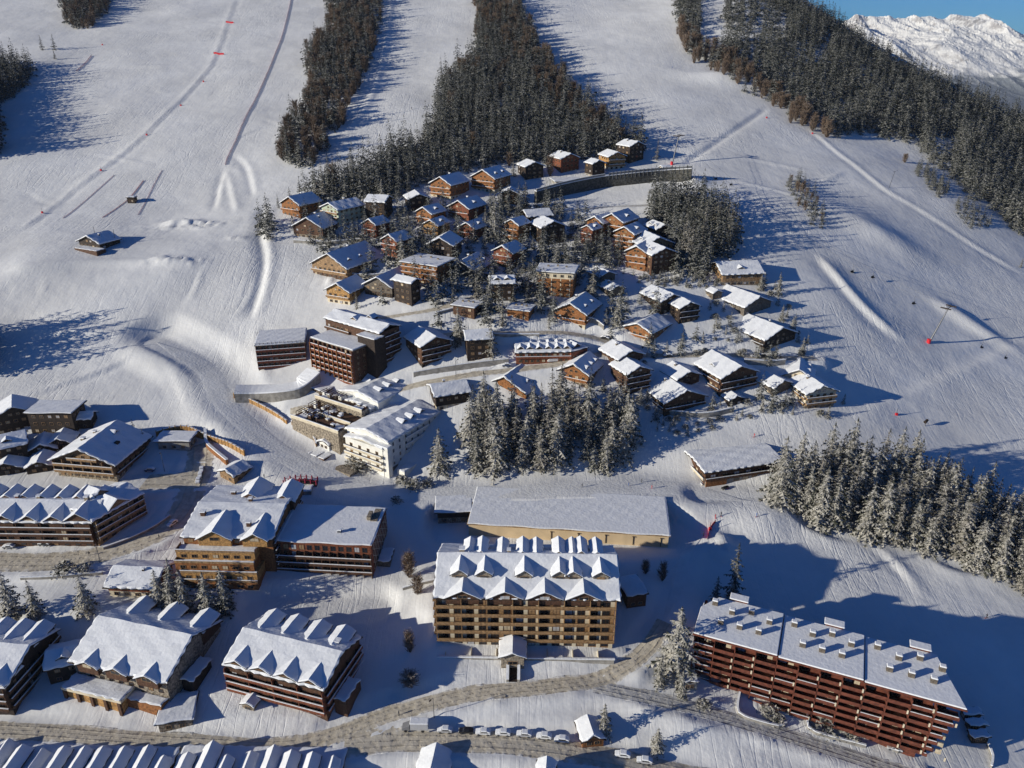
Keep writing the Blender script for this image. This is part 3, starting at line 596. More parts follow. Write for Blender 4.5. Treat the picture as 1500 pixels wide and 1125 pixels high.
for poly, md, HH, kk, lb, gp in (
    ([(1150,272),(1165,262),(1180,275),(1210,320),(1198,334),(1172,308)], 4.5, (7, 12), ['spruce', 'bare', 'spruce'], 'small frosted spruce in the thin row alone on the right piste', 'spruces of the row on the right piste'),
    ([(1335,250),(1352,244),(1392,280),(1378,290)], 4.2, (7, 11), ['spruce'], 'small round spruce in the patch below the wooded ridge', 'spruces of the upper patch below the ridge'),
    ([(1395,303),(1412,298),(1452,330),(1425,335)], 4.2, (7, 11), ['spruce'], 'small round spruce in the lower patch nearest the ridge edge', 'spruces of the lower patch below the ridge'),
    ([(232,895),(262,905),(300,906),(342,902),(340,885),(290,880),(240,880)], 4.0, (13, 19), ['heavy'], 'snow laden spruce in the row under the timber hotel terrace', 'spruces under the timber hotel'),
    ([(930,418),(1052,425),(1052,410),(1000,408),(940,405)], 3.4, (3, 6), ['young', 'young', 'bush'], 'small white frosted conifer in the row in front of the grove', 'young conifers in front of the grove'),
    ([(960,632),(1010,640),(1105,622),(1100,608),(1040,612),(965,618)], 3.4, (3, 6), ['young', 'bush'], 'small white frosted conifer on the bank below the last chalets', 'young conifers below the last chalets'),
    ([(540,372),(560,378),(600,380),(612,360),(600,345),(575,350)], 7, (16, 23), ['heavy', 'slim'], 'tall spruce amid the red gabled chalets on the left of the village', 'spruces amid the left chalets'),
    ([(380,350),(398,352),(404,335),(386,325)], 5, (14, 20), ['spruce'], 'spruce in the pair at the upper left corner of the village', 'spruces at the village corner'),
    ([(862,380),(905,390),(925,372),(905,358),(868,352)], 5.5, (10, 17), ['spruce', 'heavy'], 'frosted spruce in front of the stepped chalets', 'spruces in front of the stepped chalets'),
    ([(1110,600),(1160,612),(1160,598),(1120,588)], 4, (5, 9), ['heavy', 'young'], 'small frosted spruce by the cream chalet at the village end', 'spruces by the cream chalet'),
    ([(1020,520),(1075,530),(1090,512),(1080,470),(1020,500)], 4.5, (3, 9), ['young', 'bush', 'heavy'], 'small frosted conifer in the gardens by the village road', 'young conifers by the village road'),
    ([(600,350),(650,400),(720,430),(800,445),(860,430),(830,370),(740,340),(660,335)], 15, (4, 11), ['slim', 'young', 'bare'], 'small frosted conifer in the gardens among the middle chalets', 'young conifers among the chalets'),
    ([(430,345),(520,400),(560,450),(640,450),(700,430),(800,440),(860,440),(900,400),(860,330),(800,300),(740,300),(640,310),(540,310),(450,320)], 6.2, (9, 21), ['heavy', 'spruce', 'dark', 'dark'], 'garden spruce standing among the closely set middle chalets', 'garden spruces of the village'),
    ([(640,475),(740,480),(860,480),(960,520),(1020,500),(1000,465),(900,430),(860,440),(740,440)], 6.8, (8, 19), ['heavy', 'spruce', 'dark'], 'garden spruce on the slope around the hill lane', 'garden spruces by the hill lane'),
    ([(880,590),(960,625),(1100,600),(1200,605),(1180,530),(1060,520),(960,520),(880,540)], 5.0, (5, 14), ['heavy', 'spruce', 'young', 'bush'], 'small frosted tree between the chalets of the lowest row', 'garden trees of the lowest chalet row'),
    ([(1040,470),(1100,520),(1190,520),(1150,450),(1120,410),(1050,420)], 5.0, (4, 11), ['heavy', 'young', 'bush'], 'small frosted tree around the right end chalets', 'garden trees of the right end chalets'),
    ([(900,400),(1000,420),(1060,430),(1060,400),(1000,395)], 5, (3, 7), ['young', 'heavy'], 'small frosted tree at the foot of the grove', 'garden trees below the grove'),
    ([(640,520),(740,530),(740,500),(640,500)], 7, (6, 13), ['slim', 'heavy'], 'slim spruce on the bank between the two village roads', 'spruces between the village roads'),
):
    scatter(poly, md, HH, kk, lb, gp, SP)
scatter([(-230,140),(-10,140),(-10,232),(-230,240)], 4.6, (24, 32), ['dark'], 'dark spruce beyond the left edge', 'spruces beyond the left edge', SP)
scatter([(-130,500),(-16,498),(-14,556),(-130,562)], 5, (23, 31), ['dark'], 'dark spruce beyond the left edge by the flat snow field', 'spruces added to shade the snow field', SP)  # trees added out of view to cast the shade over the flat snow field
def one(u, v, H, kd, label, group=None, wid=1.0):
    p = P(u, v); (BARE_POOL if kd == 'bare' else SP).append((H / mpp(p) + 500, kd, tuple(p), H, label, group)) if kd not in ('bush',) else put_tree(kd, p, H, label, group, wid)
for a in (
    (62,73,13,'dark','dark spruce standing alone left of the pair on the upper piste'), (80,73,14,'dark','dark spruce, upper one of the close pair on the upper piste'), (81,87,9,'dark','small dark spruce just below a larger one on the upper piste'),
    (18,903,18,'heavy','snow laden spruce nearest the left edge below the street'), (54,903,15,'heavy','snow laden spruce, second from the left edge below the street'), (128,897,15,'heavy','single frosted spruce between the timber hotel and two left spruces'),
    (990,985,26,'heavy','big snow laden spruce beside the left end of the rust red building'), (966,1003,12,'heavy','snow covered spruce at the foot of the big spruce by the road'), (998,1022,11,'heavy','snowy spruce beside the shed left of the rust red building'),
    (1072,880,24,'dark','big dark spruce in the shade behind the rust red building'), (1048,885,12,'dark','wide dark conifer in the shade left of a taller spruce'),
    (884,1075,12,'heavy','small spruce throwing its shadow on the bank behind the kiosk'), (962,1100,9,'heavy','small snowy spruce on the bank right of the kiosk'),
    (644,692,21,'heavy','single spruce standing in front of the white hotel'), (198,640,9,'slim','upper frosted spruce behind the wide gabled chalet'), (212,652,9,'slim','lower frosted spruce behind the wide gabled chalet'),
    (408,305,9,'dark','small lone spruce left of the topmost left chalet'), (440,290,13,'dark','small spruce at the left tip of the forest above the village'), (425,296,10,'dark','short spruce left of the forest tip'),
    (475,295,19,'spruce','tall spruce at the left end of the forest above the pale green chalet'), (560,297,16,'heavy','frosted spruce behind the blue roofed chalets'), (962,235,15,'slim','slim spruce standing alone between village and right piste'),
    (725,350,25,'heavy','tallest spruce in the middle of the village'), (712,340,16,'spruce','spruce just left of the tallest village spruce'), (770,305,17,'spruce','spruce at the left end of the retaining wall'), (752,258,12,'spruce','spruce behind the tall orange chalet'), (806,258,14,'bare','brown bare tree between two white roofed chalets'),
    (905,478,18,'heavy','broad spruce left of the pale roofed orange chalet'), (868,438,18,'spruce','spruce right of the cream and orange block'), (718,455,21,'heavy','tall spruce by the bend of the hill lane'), (698,440,17,'slim','slim spruce on the upper side of the hill lane'), (736,478,17,'slim','spruce just left of the small orange flat roofed house'),
    (720,525,20,'slim','tall thin spruce by the dark house above the village road'), (672,498,17,'heavy','spruce behind the chalet with the terrace in its roof'), (795,445,16,'spruce','spruce in front of the cream and orange block'), (815,395,15,'heavy','spruce left of the stepped chalets, behind the cream block'), (804,480,9,'slim','small spruce below the cream and orange block'),
    (523,452,9,'slim','small spruce right of the yellow gabled chalet'), (1140,432,13,'heavy','frosted spruce to the right of the grey roofed chalet'), (1114,425,9,'heavy','short frosted spruce against the grey roofed chalet'), (1145,470,9,'heavy','frosted spruce right of the bright roofed chalet'), (1160,485,8,'heavy','short frosted spruce above the lone shadowed bank'), (1175,518,9,'heavy','frosted spruce at the end of the village road'),
    (1235,592,5,'young','tiny spruce alone on the bank below the cream chalet'), (1212,612,6,'young','small spruce alone right of the white mound'), (938,592,9,'heavy','spruce left of the big layered chalet'), (898,600,12,'slim','spruce below the twin roofed chalet'), (948,588,7,'heavy','short spruce against the layered chalet'),
    (590,395,20,'heavy','tall spruce behind the flat roofed orange chalet'), (600,360,20,'slim','tall slim spruce amid the red gabled chalets'), (532,352,9,'spruce','small spruce left of a red gabled chalet'), (430,335,8,'young','small frosted tree in front of the first orange chalet'), (655,345,8,'bare','small bare tree beside the yellow gabled chalet'),
    (600,845,11,'bare','bare tree in the shade right of the long flat roofed hotel'), (612,870,8,'bare','small bare tree on the snow bank left of the central block'), (700,890,1,'bare',''), (885,805,0.1,'bare',''),
    (600,955,9,'bare','bare tree alone in the blue shade below the snow bank'), (1450,80,0,'bare',''), (1180,230,0,'bare',''), (1325,238,7,'bare','round bare tree alone at the edge of the right piste'), (1495,392,7,'spruce','small round spruce alone at the right edge of the piste'), (970,850,8,'bare','bare tree in the shade by the road'),
    (945,840,6,'bare','small bare tree in the shade right of the central block'), (490,345,5,'young','small frosted tree beside the brown chalet')):
    if a[2] > 1: one(*a)
for a in ((600,1004,5.5,'dark leafless bush in the blue shade beside the road'),):
    p = P(a[0], a[1]); put_tree('bare', p, a[2], a[3], None, 2.2)
for i, (u, v, H, lb) in enumerate(((1128,1048,3.5,'snowy bush in the first bay before the rust red building'),(1138,1056,2.6,'small snowy bush in front of the rust red building'),(1208,1068,4.5,'round snowy bush in the second bay before the rust red building'),(1245,1078,3,'snowy bush right of the round one before the rust red building'),
    (1030,1035,2.5,'snowy bush at the left corner of the rust red building'),(580,735,2.5,'bush half buried in snow below the white hotel'),(605,715,4,'dark bush under the corner of the white hotel'),(590,708,3.5,'bush at the foot of the white hotel corner'),(625,712,3,'bush below the side wing of the white hotel'),
    (95,838,4,'brown bush by the bend of the street'),(122,838,3,'dark bush right of the brown one by the street'),(160,655,3,'snowy bush behind the wide chalet'),(528,690,4,'snowy bush below the hotel terrace'),(516,680,3,'small snowy bush beside the hotel terrace'))):
    put_tree('bush', P(u, v), H, lb, None, 1.4)
def settle(pool, cap, sname, slabel, low):
    pool.sort(key=lambda a: -a[0]); near_, rest = pool[:cap], pool[cap:]
    FR = dict(heavy='snow laden', spruce='snow dusted', slim='slim snow dusted', dark='dark', bare='brown', young='white frosted', bush='bushy frosted')
    rows = []
    for px, kd, p, h, lb, gp in near_:
        if gp and kd == 'bare': gp = gp.replace('young conifers', 'spruces').replace('garden trees', 'spruces').replace('spruces', 'leafless trees')
        rows.append([kd, p, h, lb, gp] + list(proj((p[0], p[1], p[2]))))
    for kd, p, h, lb, gp, u, v in rows:
        if gp:
            us = sorted(r_[5] for r_ in rows if r_[4] == gp); vs = sorted(r_[6] for r_ in rows if r_[4] == gp); hs = sorted(r_[2] for r_ in rows if r_[4] == gp); n = len(us)
            lb = gp.replace('trees', 'tree').replace('spruces', 'spruce').replace('conifers', 'conifer').replace('leafless tree', 'leafless tree')
            lb = ('taller ' if h >= hs[n // 2] else 'shorter ') + FR[kd] + ' ' + lb.replace('young ', '')
            if n > 5: lb += ', ' + ('front' if v >= vs[n // 2] else 'back') + ' row, ' + ('left' if u < us[n // 3] else ('right' if u > us[2 * n // 3] else 'middle')) + ' third'
        put_tree(kd, p, h, lb, gp, rnd.uniform(0.85, 1.3))
    if rest:
        Vs, Ts = [], []; o = 0
        for px, kd, p, h, lb, gp in rest:
            lk = 'bare' if kd == 'bare' else ('dark' if kd == 'dark' else 'spruce'); V, T = rnd.choice(LOW[lk]); s_ = h / BASEH[lk]; a = rnd.uniform(0, 6.28); c_, n_ = math.cos(a), math.sin(a)
            sw = s_ * rnd.uniform(0.9, 1.2)
            Vs.append(np.c_[(V[:, 0] * c_ - V[:, 1] * n_) * sw + p[0], (V[:, 0] * n_ + V[:, 1] * c_) * sw + p[1], V[:, 2] * s_ + p[2] - 0.3]); Ts.append(T + o); o += len(V)
        ob = bpy.data.objects.new(sname, tri_mesh(sname, np.concatenate(Vs), np.concatenate(Ts), 'twig' if 'bare' in sname else 'forest')); C.objects.link(ob); tag(ob, slabel, 'forest', kind='stuff')
def clear_pools():
    for pool in (SPRUCE_POOL, BARE_POOL):
        pool[:] = [t for t in pool if t[0] > 480 or not any((t[2][0] - x) ** 2 + (t[2][1] - y) ** 2 < r_ * r_ for x, y, r_ in BLD_FOOT)]
# ---------------------------------------------------------------- building kit (local frame: x along the front, y into the building, z up)
WCACHE = {}
def window_mesh(w_, h_, frame):
    pane = 'glass' if rnd.random() < .72 else rnd.choice(['shutter', 'carsilver', 'tan'])
    k = (round(w_, 1), round(h_, 1), frame, pane)
    if k not in WCACHE:
        me = bpy.data.meshes.new('window'); b = MB(); w2 = w_ / 2
        b.box(-w2, w2, -0.05, 0.05, 0, 0.12).box(-w2, w2, -0.05, 0.05, h_ - 0.12, h_).box(-w2, -w2 + 0.12, -0.047, 0.05, 0.12, h_ - 0.12).box(w2 - 0.12, w2, -0.047, 0.05, 0.12, h_ - 0.12).box(-0.04, 0.04, -0.044, 0.05, 0.12, h_ - 0.12)
        nf = len(b.f); b.box(-w2 + 0.12, w2 - 0.12, -0.02, 0.04, 0.12, h_ - 0.12)
        me.from_pydata(b.v, [], b.f); me.materials.append(M[frame]); me.materials.append(M[pane])
        for i, p in enumerate(me.polygons): p.material_index = 0 if i < nf else 1
        WCACHE[k] = me
    return WCACHE[k]
def snow_sheet(parent, x0, x1, y0, y1, zf, th=0.45, name='snow_cover', nx=None, ny=None, wob=0.26, m='snow'):
    nx = nx or max(4, int((x1 - x0) / 1.6)); ny = ny or max(4, int((y1 - y0) / 1.6)); b = MB(); sd_ = rnd.uniform(0, 99)
    r_ = min(.4, (x1 - x0) / 6, (y1 - y0) / 6); xs = [x0, x0 + r_] + [x0 + (x1 - x0) * i / nx for i in range(1, nx)] + [x1 - r_, x1]; ys = [y0, y0 + r_] + [y0 + (y1 - y0) * j / ny for j in range(1, ny)] + [y1 - r_, y1]
    xs.sort(); ys.sort(); nx, ny = len(xs) - 1, len(ys) - 1
    xm = (x0 + x1) / 2; ym = (y0 + y1) / 2
    top = []
    for j, y in enumerate(ys):
        for i, x in enumerate(xs):
            e = i in (0, nx) or j in (0, ny)
            wx = wob * math.sin(y * 1.9 + sd_ + x) if i in (0, nx) else 0; wy = wob * math.sin(x * 1.7 + sd_ * 2 + y) if j in (0, ny) else 0
            X_, Y_ = x + wx, y + wy
            t = th * (0.6 if e else 1.0) + ((0.05 + 0.12 * th) * math.sin(x * 0.55 + sd_) * math.cos(y * 1.1 + sd_))
            top.append((X_, Y_, zf(x, y) + t))
    bot = [(x_, y_, zf(min(max(x_, x0), x1), min(max(y_, y0), y1)) + 0.02) for x_, y_, _ in top]
    n = len(top); W_ = nx + 1; F_ = []
    for j in range(ny):
        for i in range(nx):
            a = j * W_ + i; F_.append((a, a + 1, a + 1 + W_, a + W_))
    rim = [i for i in range(nx)] + [j * W_ + nx for j in range(ny)] + [ny * W_ + i for i in range(nx, 0, -1)] + [j * W_ for j in range(ny, 0, -1)]
    for k in range(len(rim)):
        a, c_ = rim[k], rim[(k + 1) % len(rim)]; F_.append((a, n + a, n + c_, c_))
    b.add(top + bot, F_); return b.build(name, m, parent)
def roof_gable(parent, x0, x1, y0, y1, ze, rh, ridge='y', over=1.0, m='dark', th=0.28, snow=0.6):
    """two-slope roof over the rectangle; ze eave height at the wall, rh rise"""
    if ridge == 'y':
        xm = (x0 + x1) / 2; k = rh / ((x1 - x0) / 2); X0, X1, Y0, Y1 = x0 - over, x1 + over, y0 - over, y1 + over * 0.6
        zf = lambda x, y: ze + rh - abs(x - xm) * k + th
        pr = [(X0, zf(X0, 0)), (xm, zf(xm, 0)), (X1, zf(X1, 0)), (X1, zf(X1, 0) - th), (xm, zf(xm, 0) - th), (X0, zf(X0, 0) - th)]
        b = MB(); b.add([(p[0], Y0, p[1]) for p in pr] + [(p[0], Y1, p[1]) for p in pr], [(0,1,4,5),(1,2,3,4),(6,11,10,7),(7,10,9,8)] + [(i, 6 + i, 6 + (i + 1) % 6, (i + 1) % 6) for i in range(6)])
    else:
        ym = (y0 + y1) / 2; k = rh / ((y1 - y0) / 2); X0, X1, Y0, Y1 = x0 - over, x1 + over, y0 - over, y1 + over
        zf = lambda x, y: ze + rh - abs(y - ym) * k + th
        pr = [(Y0, zf(0, Y0)), (ym, zf(0, ym)), (Y1, zf(0, Y1)), (Y1, zf(0, Y1) - th), (ym, zf(0, ym) - th), (Y0, zf(0, Y0) - th)]
        b = MB(); b.add([(X0, p[0], p[1]) for p in pr] + [(X1, p[0], p[1]) for p in pr], [(0,1,4,5),(1,2,3,4),(6,11,10,7),(7,10,9,8)] + [(i, 6 + i, 6 + (i + 1) % 6, (i + 1) % 6) for i in range(6)])
    r_ = b.build('roof', m, parent)
    if snow:
        i_ = 0.12; w_ = (X1 - X0) if ridge == 'y' else (Y1 - Y0); nn = max(4, 2 * int(w_ / 3.0))
        snow_sheet(r_, X0 + i_, X1 - i_, Y0 + i_, Y1 - i_, zf, snow, nx=nn if ridge == 'y' else None, ny=nn if ridge == 'x' else None)
    return r_, zf
def walls_gable(parent, x0, x1, y0, y1, zb, ze, rh, ridge, m, name='wall', upper=None, zsplit=None):
    if upper and zsplit:
        MB().box(x0 + 0.12, x1 - 0.12, y0 + 0.12, y1 - 0.12, zb, zsplit).build('ground_floor_wall', m, parent); zb = zsplit; m = upper
    if ridge == 'y':
        xm = (x0 + x1) / 2; pr = [(x0, zb), (x1, zb), (x1, ze), (xm, ze + rh), (x0, ze)]; a = [(p[0], y0, p[1]) for p in pr]; c_ = [(p[0], y1, p[1]) for p in pr]
    elif ridge == 'x':
        ym = (y0 + y1) / 2; pr = [(y0, zb), (y1, zb), (y1, ze), (ym, ze + rh), (y0, ze)]; a = [(x1, p[0], p[1]) for p in pr]; c_ = [(x0, p[0], p[1]) for p in pr]
    else:
        return MB().box(x0, x1, y0, y1, zb, ze).build(name, m, parent)
    b = MB(); b.add(a + c_, [(0,1,2,3,4), (9,8,7,6,5)] + [(i, 5 + i, 5 + (i + 1) % 5, (i + 1) % 5) for i in range(5)])
    return b.build(name, m, parent)
def facade(parent, ox, oy, ang, width, z0, floors, fh=2.9, cols=4, ww=1.5, wh=1.5, frame='tan', bal=0.0, balm='brown', margin=0.8, posts=0, skip=(), bx=(0, 1), balfloors=None, rail=1.0, jit=0.0, rs=1, panels=None, sill=0.8):
    """windows in rows and balconies on one wall; ang turns the wall's outward normal from -y"""
    c_, s_ = math.cos(R(ang)), math.sin(R(ang))
    def L(s, out, z): return (ox + c_ * s + s_ * out, oy + s_ * s - c_ * out, z)
    for f in range(floors):
        z = z0 + f * fh
        for k in range(cols):
            if (f, k) in skip or (jit and rnd.random() < jit): continue
            s = margin + (width - 2 * margin) * (k + 0.5) / cols
            isb = bal and f > 0
            hh = wh + (0.5 if isb else 0); part('window', window_mesh(ww, hh, frame), parent, L(s, 0.06, z + (0.15 if isb else sill)), (0, 0, R(ang)))
            if panels and rnd.random() < 0.75:
                pw = (width - 2 * margin) / cols - ww
                if pw > 0.7:
                    q = MB().box(-pw * 0.4, pw * 0.4, -0.03, 0.04, 0, hh + 0.3).build('wall_panel', panels, parent); q.location = L(s + (ww + pw) / 2, 0.06, z + 0.1); q.rotation_euler = (0, 0, R(ang))
        if bal and (f in balfloors if balfloors is not None else f > 0):
            a, e = width * bx[0], width * bx[1]; b = MB()
            b.box(a, e, -bal, 0.0, -0.18, 0.0)
            b.box(a, e, -bal, -bal + 0.09, 0.12, rail); b.box(a, a + 0.09, -bal + 0.09, 0, 0.12, rail); b.box(e - 0.09, e, -bal + 0.09, 0, 0.12, rail)
            n = posts
            for i in range(n + 1 if n else 0):
                xx = a + (e - a) * i / n; xx = min(max(xx, a + 0.12), e - 0.12); b.box(xx - 0.11, xx + 0.11, -bal + 0.11, -0.02, 0.003, fh - 0.2)
            o = b.build('balcony', balm, parent); o.location = L(0, 0, z); o.rotation_euler = (0, 0, R(ang))
            if rs: sn = MB().box(a - 0.05, e + 0.05, -bal - 0.10, -bal + 0.20, rail + 0.002, rail + 0.18).build('snow_line', 'snow', o)
def chimney(parent, x, y, z, h=1.6, w_=0.8, m='stone'):
    c_ = MB().box(x - w_ / 2, x + w_ / 2, y - w_ / 2, y + w_ / 2, z - 1.5, z + h).build('chimney', m, parent)
    b = MB(); b.box(x - w_ * .62, x + w_ * .62, y - w_ * .62, y + w_ * .62, z + h + 0.25, z + h + 0.6)
    for dx in (-1, 1):
        for dy in (-1, 1): b.box(x + dx * w_ * .4 - .06, x + dx * w_ * .4 + .06, y + dy * w_ * .4 - .06, y + dy * w_ * .4 + .06, z + h - 0.002, z + h + 0.25)
    b.build('snow_cap', 'snow', c_)
def dormer(parent, x, y, z, w_, h_, L_, rot=0.0, pitch=32, wall='brown', over=0.5, snow=0.4, win=1):
    """small gabled house on the roof, front centre at x, y, z; extends L_ back"""
    rh = w_ / 2 * math.tan(R(pitch)); b = MB(); hw = w_ / 2
    pr = [(-hw, -2.0), (hw, -2.0), (hw, h_), (0, h_ + rh), (-hw, h_)]
    b.add([(p[0], 0, p[1]) for p in pr] + [(p[0], L_, p[1]) for p in pr], [(0,1,2,3,4), (9,8,7,6,5)] + [(i, 5 + i, 5 + (i + 1) % 5, (i + 1) % 5) for i in range(5)])
    d = b.build('dormer', wall, parent); d.location = (x, y, z); d.rotation_euler = (0, 0, R(rot))
    k = rh / hw; X1 = hw + over; th = 0.18; zf = lambda q: h_ + rh - abs(q) * k + th
    rb = MB(); pr = [(-X1, zf(X1)), (0, zf(0)), (X1, zf(X1)), (X1, zf(X1) - th), (0, zf(0) - th), (-X1, zf(X1) - th)]
    rb.add([(p[0], -over, p[1]) for p in pr] + [(p[0], L_, p[1]) for p in pr], [(0,1,4,5),(1,2,3,4),(6,11,10,7),(7,10,9,8)] + [(i, 6 + i, 6 + (i + 1) % 6, (i + 1) % 6) for i in range(6)])
    rb.build('dormer_roof', 'dark', d)
    snow_sheet(d, -X1 + .06, X1 - .06, -over + .06, L_ - .06, lambda q, w2: zf(q), snow, nx=6, ny=max(4, int(L_ / 1.5)), wob=0.1)
    if win and w_ > 1.2: part('window', window_mesh(min(w_ * 0.55, 3.2), min(1.4, h_ + rh * .4), 'tan'), d, (0, -0.06, 0.2))
    return d
def flat_roof(parent, x0, x1, y0, y1, z, m='dark', over=0.4, snow=0.4, tilt=0.0):
    X0, X1, Y0, Y1 = x0 - over, x1 + over, y0 - over, y1 + over; zf = lambda x, y: z + 0.3 + tilt * (y - y0)
    b = MB(); b.prism([(X0, Y0), (X1, Y0), (X1, Y1), (X0, Y1)], [zf(0, Y0) - 0.3, zf(0, Y0) - 0.3, zf(0, Y1) - 0.3, zf(0, Y1) - 0.3], [zf(0, Y0), zf(0, Y0), zf(0, Y1), zf(0, Y1)])
    r_ = b.build('roof', m, parent); snow_sheet(r_, X0 + .1, X1 - .1, Y0 + .1, Y1 - .1, zf, snow, nx=max(4, int((X1 - X0) / 3)), ny=max(4, int((Y1 - Y0) / 3))); return r_
def frame_AB(name, A, B, label, cat='building', group=None):
    """thing whose local x axis runs from A to B on the ground"""
    A = np.array(A); B = np.array(B); yaw = math.atan2(B[1] - A[1], B[0] - A[0]); z = min(A[2], B[2])
    o = empty(name, (A[0], A[1], z), yaw, label, cat, group); wd = float(np.hypot(*(B - A)[:2]))
    return o, wd, yaw
def local(o, p):
    c_, s_ = math.cos(o.rotation_euler.z), math.sin(o.rotation_euler.z); dx, dy = p[0] - o.location.x, p[1] - o.location.y
    return np.array([dx * c_ + dy * s_, -dx * s_ + dy * c_, p[2] - o.location.z])
def foot(o, x0, x1, y0, y1, pad=2.5):
    c_, s_ = math.cos(o.rotation_euler.z), math.sin(o.rotation_euler.z); n = max(1, int(max(x1 - x0, y1 - y0) / min(x1 - x0, y1 - y0) + 0.5)); lx = (x1 - x0) > (y1 - y0)
    for i in range(n):
        t = (i + 0.5) / n; x = x0 + (x1 - x0) * (t if lx else 0.5); y = y0 + (y1 - y0) * (0.5 if lx else t)
        BLD_FOOT.append((o.location.x + x * c_ - y * s_, o.location.y + x * s_ + y * c_, min(x1 - x0, y1 - y0) / 2 * 1.2 + pad))
def ztop(top, base):
    G = P(*base); r_ = ray(*top); return CAMZ + r_[2] * G[1] / r_[1]
# ---------------------------------------------------------------- chalets, placed by the box they fill in the photograph
CHECK = []
def chalet(box, yaw, style, wall, label, ar=1.15, ext='', base=None, balm=None, pitch=22, name='chalet', group='chalets of the village', frame='tan', hmax=15, win=None, over=1.2):
    if style == 'g' and yaw < -20 and group and 'village' in group and wall != 'mint' and '461' not in str(box[1]): yaw += 9; pitch = 28
    u0, v0, u1, v1 = box; uc = (u0 + u1) / 2; p = P(uc, v1); m_ = mpp(p); W_ = (u1 - u0) * m_ * ((1.22 if u0 > 870 and yaw > 0 and v0 > 380 else 1.18) if group and 'village' in group else 1.0); cy, sy = abs(math.cos(R(yaw))), abs(math.sin(R(yaw)))
    w_ = W_ / (cy + ar * sy); d_ = ar * w_; Dy = w_ * sy + d_ * cy
    th = math.atan2(CAMZ - p[2], math.hypot(p[0], p[1])); Ht = ((v1 - v0) * m_ - Dy * (0.62 if style == 's' else 0.8) * math.sin(th)) / math.cos(th) * ((1.3 if u0 > 870 and yaw > 0 and v0 > 380 else 1.25) if group and 'village' in group else 1.0)
    ow = min(over, w_ * 0.08); w_ -= 2 * ow; d_ -= 1.6 * ow
    span = w_ if style == 'g' else d_
    rh = 0 if style == 'f' else span / 2 * math.tan(R(pitch)); Ht = min(max(Ht, 4.2 + rh * 0.8), hmax); ze = max(Ht - rh - 0.6, 2.7)
    cx, cy2 = p[0], p[1] + Dy / 2 * 0.9
    o = empty(name, (cx, cy2, p[2] + 0.0), R(yaw), label, 'building' if name not in ('hut', 'shed') else name, group)
    x0, x1, y0, y1 = -w_ / 2, w_ / 2, -d_ / 2, d_ / 2; rd = {'g': 'y', 's': 'x', 'f': 'f'}[style]
    zs = 2.6 if (base and ze > 4.5) else None
    walls_gable(o, x0, x1, y0, y1, -7, ze, rh, rd, base if zs else wall, upper=wall if zs else None, zsplit=zs)
    if style == 'f': flat_roof(o, x0, x1, y0, y1, ze, over=ow)
    else: r_, zf = roof_gable(o, x0, x1, y0, y1, ze, rh, rd, ow, 'dark')
    fl = max(1, int(ze / 2.75)); fh = ze / fl if fl > 1 else 2.8; balm = balm or wall
    nf = win or max(2, int(w_ / 3.4)); ns = max(2, int(d_ / 3.6))
    gl = fl + (1 if (style == 'g' and rh > 2.4) else 0)
    sc_w = min(1.6, w_ / nf * 0.5)
    facade(o, x0, y0, 0, w_, 0.1, fl, fh, nf, sc_w, 1.35, frame, 1.2 if 'b' in ext else 0, balm, rail=0.95, balfloors=range(1, fl + (1 if style == 'g' and rh > 2.2 and 'b' in ext else 0)) if 'b' in ext else None, bx=(0, 1))
    if style == 'g' and rh > 2.2: facade(o, x0 + w_ * .28, y0, 0, w_ * .44, ze, 1, 2.5, 2, sc_w * .9, 1.1, frame, sill=0.1)
    sv = 90 if yaw < 12 else None
    facade(o, x1, y0, 90, d_, 0.1, fl, fh, ns, sc_w, 1.2, frame, 1.0 if ('r' in ext) else 0, balm, rail=0.9)
    facade(o, x0, y1, -90, d_, 0.1, fl, fh, ns, sc_w, 1.2, frame, 1.0 if ('l' in ext) else 0, balm, rail=0.9)
    if 'c' in ext and style != 'f': chimney(o, -w_ * 0.12, d_ * 0.12, zf(-w_ * .12, d_ * .12), 1.3, 0.9)
    if 'C' in ext and style != 'f': chimney(o, w_ * 0.15, -d_ * 0.1, zf(w_ * .15, -d_ * .1), 1.0, 0.8, 'dark')
    nd = sum(ch.isdigit() and int(ch) for ch in ext)
    if nd and style == 'g':
        side = 1 if 'D' in ext or yaw < 0 else -1
        for k in range(nd):
            yy = y0 + d_ * (k + 0.7) / (nd + 0.4); xx = side * w_ * 0.36; zz = zf(xx, 0)
            dormer(o, xx, yy, zz - 0.2, min(2.6, d_ / (nd + 1)), 0.9, w_ * 0.32, 90 * side, 26, wall)
    if nd and style == 's':
        for k in range(nd):
            xx = x0 + w_ * (k + 0.6) / (nd + 0.2); dormer(o, xx, -d_ * 0.36, zf(0, -d_ * .36) - .2, min(3.0, w_ / (nd + 1)), 1.0, d_ * .34, 0, 28, wall)
    if 'f' in ext and style == 'f':
        for k in range(3): MB().box(-0.5, 0.5, -0.4, 0.4, 0, 0.9).build('roof_vent', 'stone', o, loc=(x0 + w_ * (0.25 + 0.25 * k), d_ * (0.1 + 0.1 * (k % 2)), ze + 0.6))
    foot(o, x0, x1, y0, y1)
    pts = [(x, y, z) for x in (x0, x1) for y in (y0, y1) for z in (0, ze + 0.7)] + ([(0, y0, ze + rh), (0, y1, ze + rh)] if style == 'g' else [(x0, 0, ze + rh), (x1, 0, ze + rh)])
    mt = Matrix.Translation(o.location) @ Matrix.Rotation(R(yaw), 4, 'Z'); q = [proj(mt @ Vector(a)) for a in pts]
    CHECK.append((label[:40], box, [round(f(a[i] for a in q)) for f, i in ((min, 0), (min, 1), (max, 0), (max, 1))], round(ze, 1)))
    return o, (w_, d_, ze, rh)
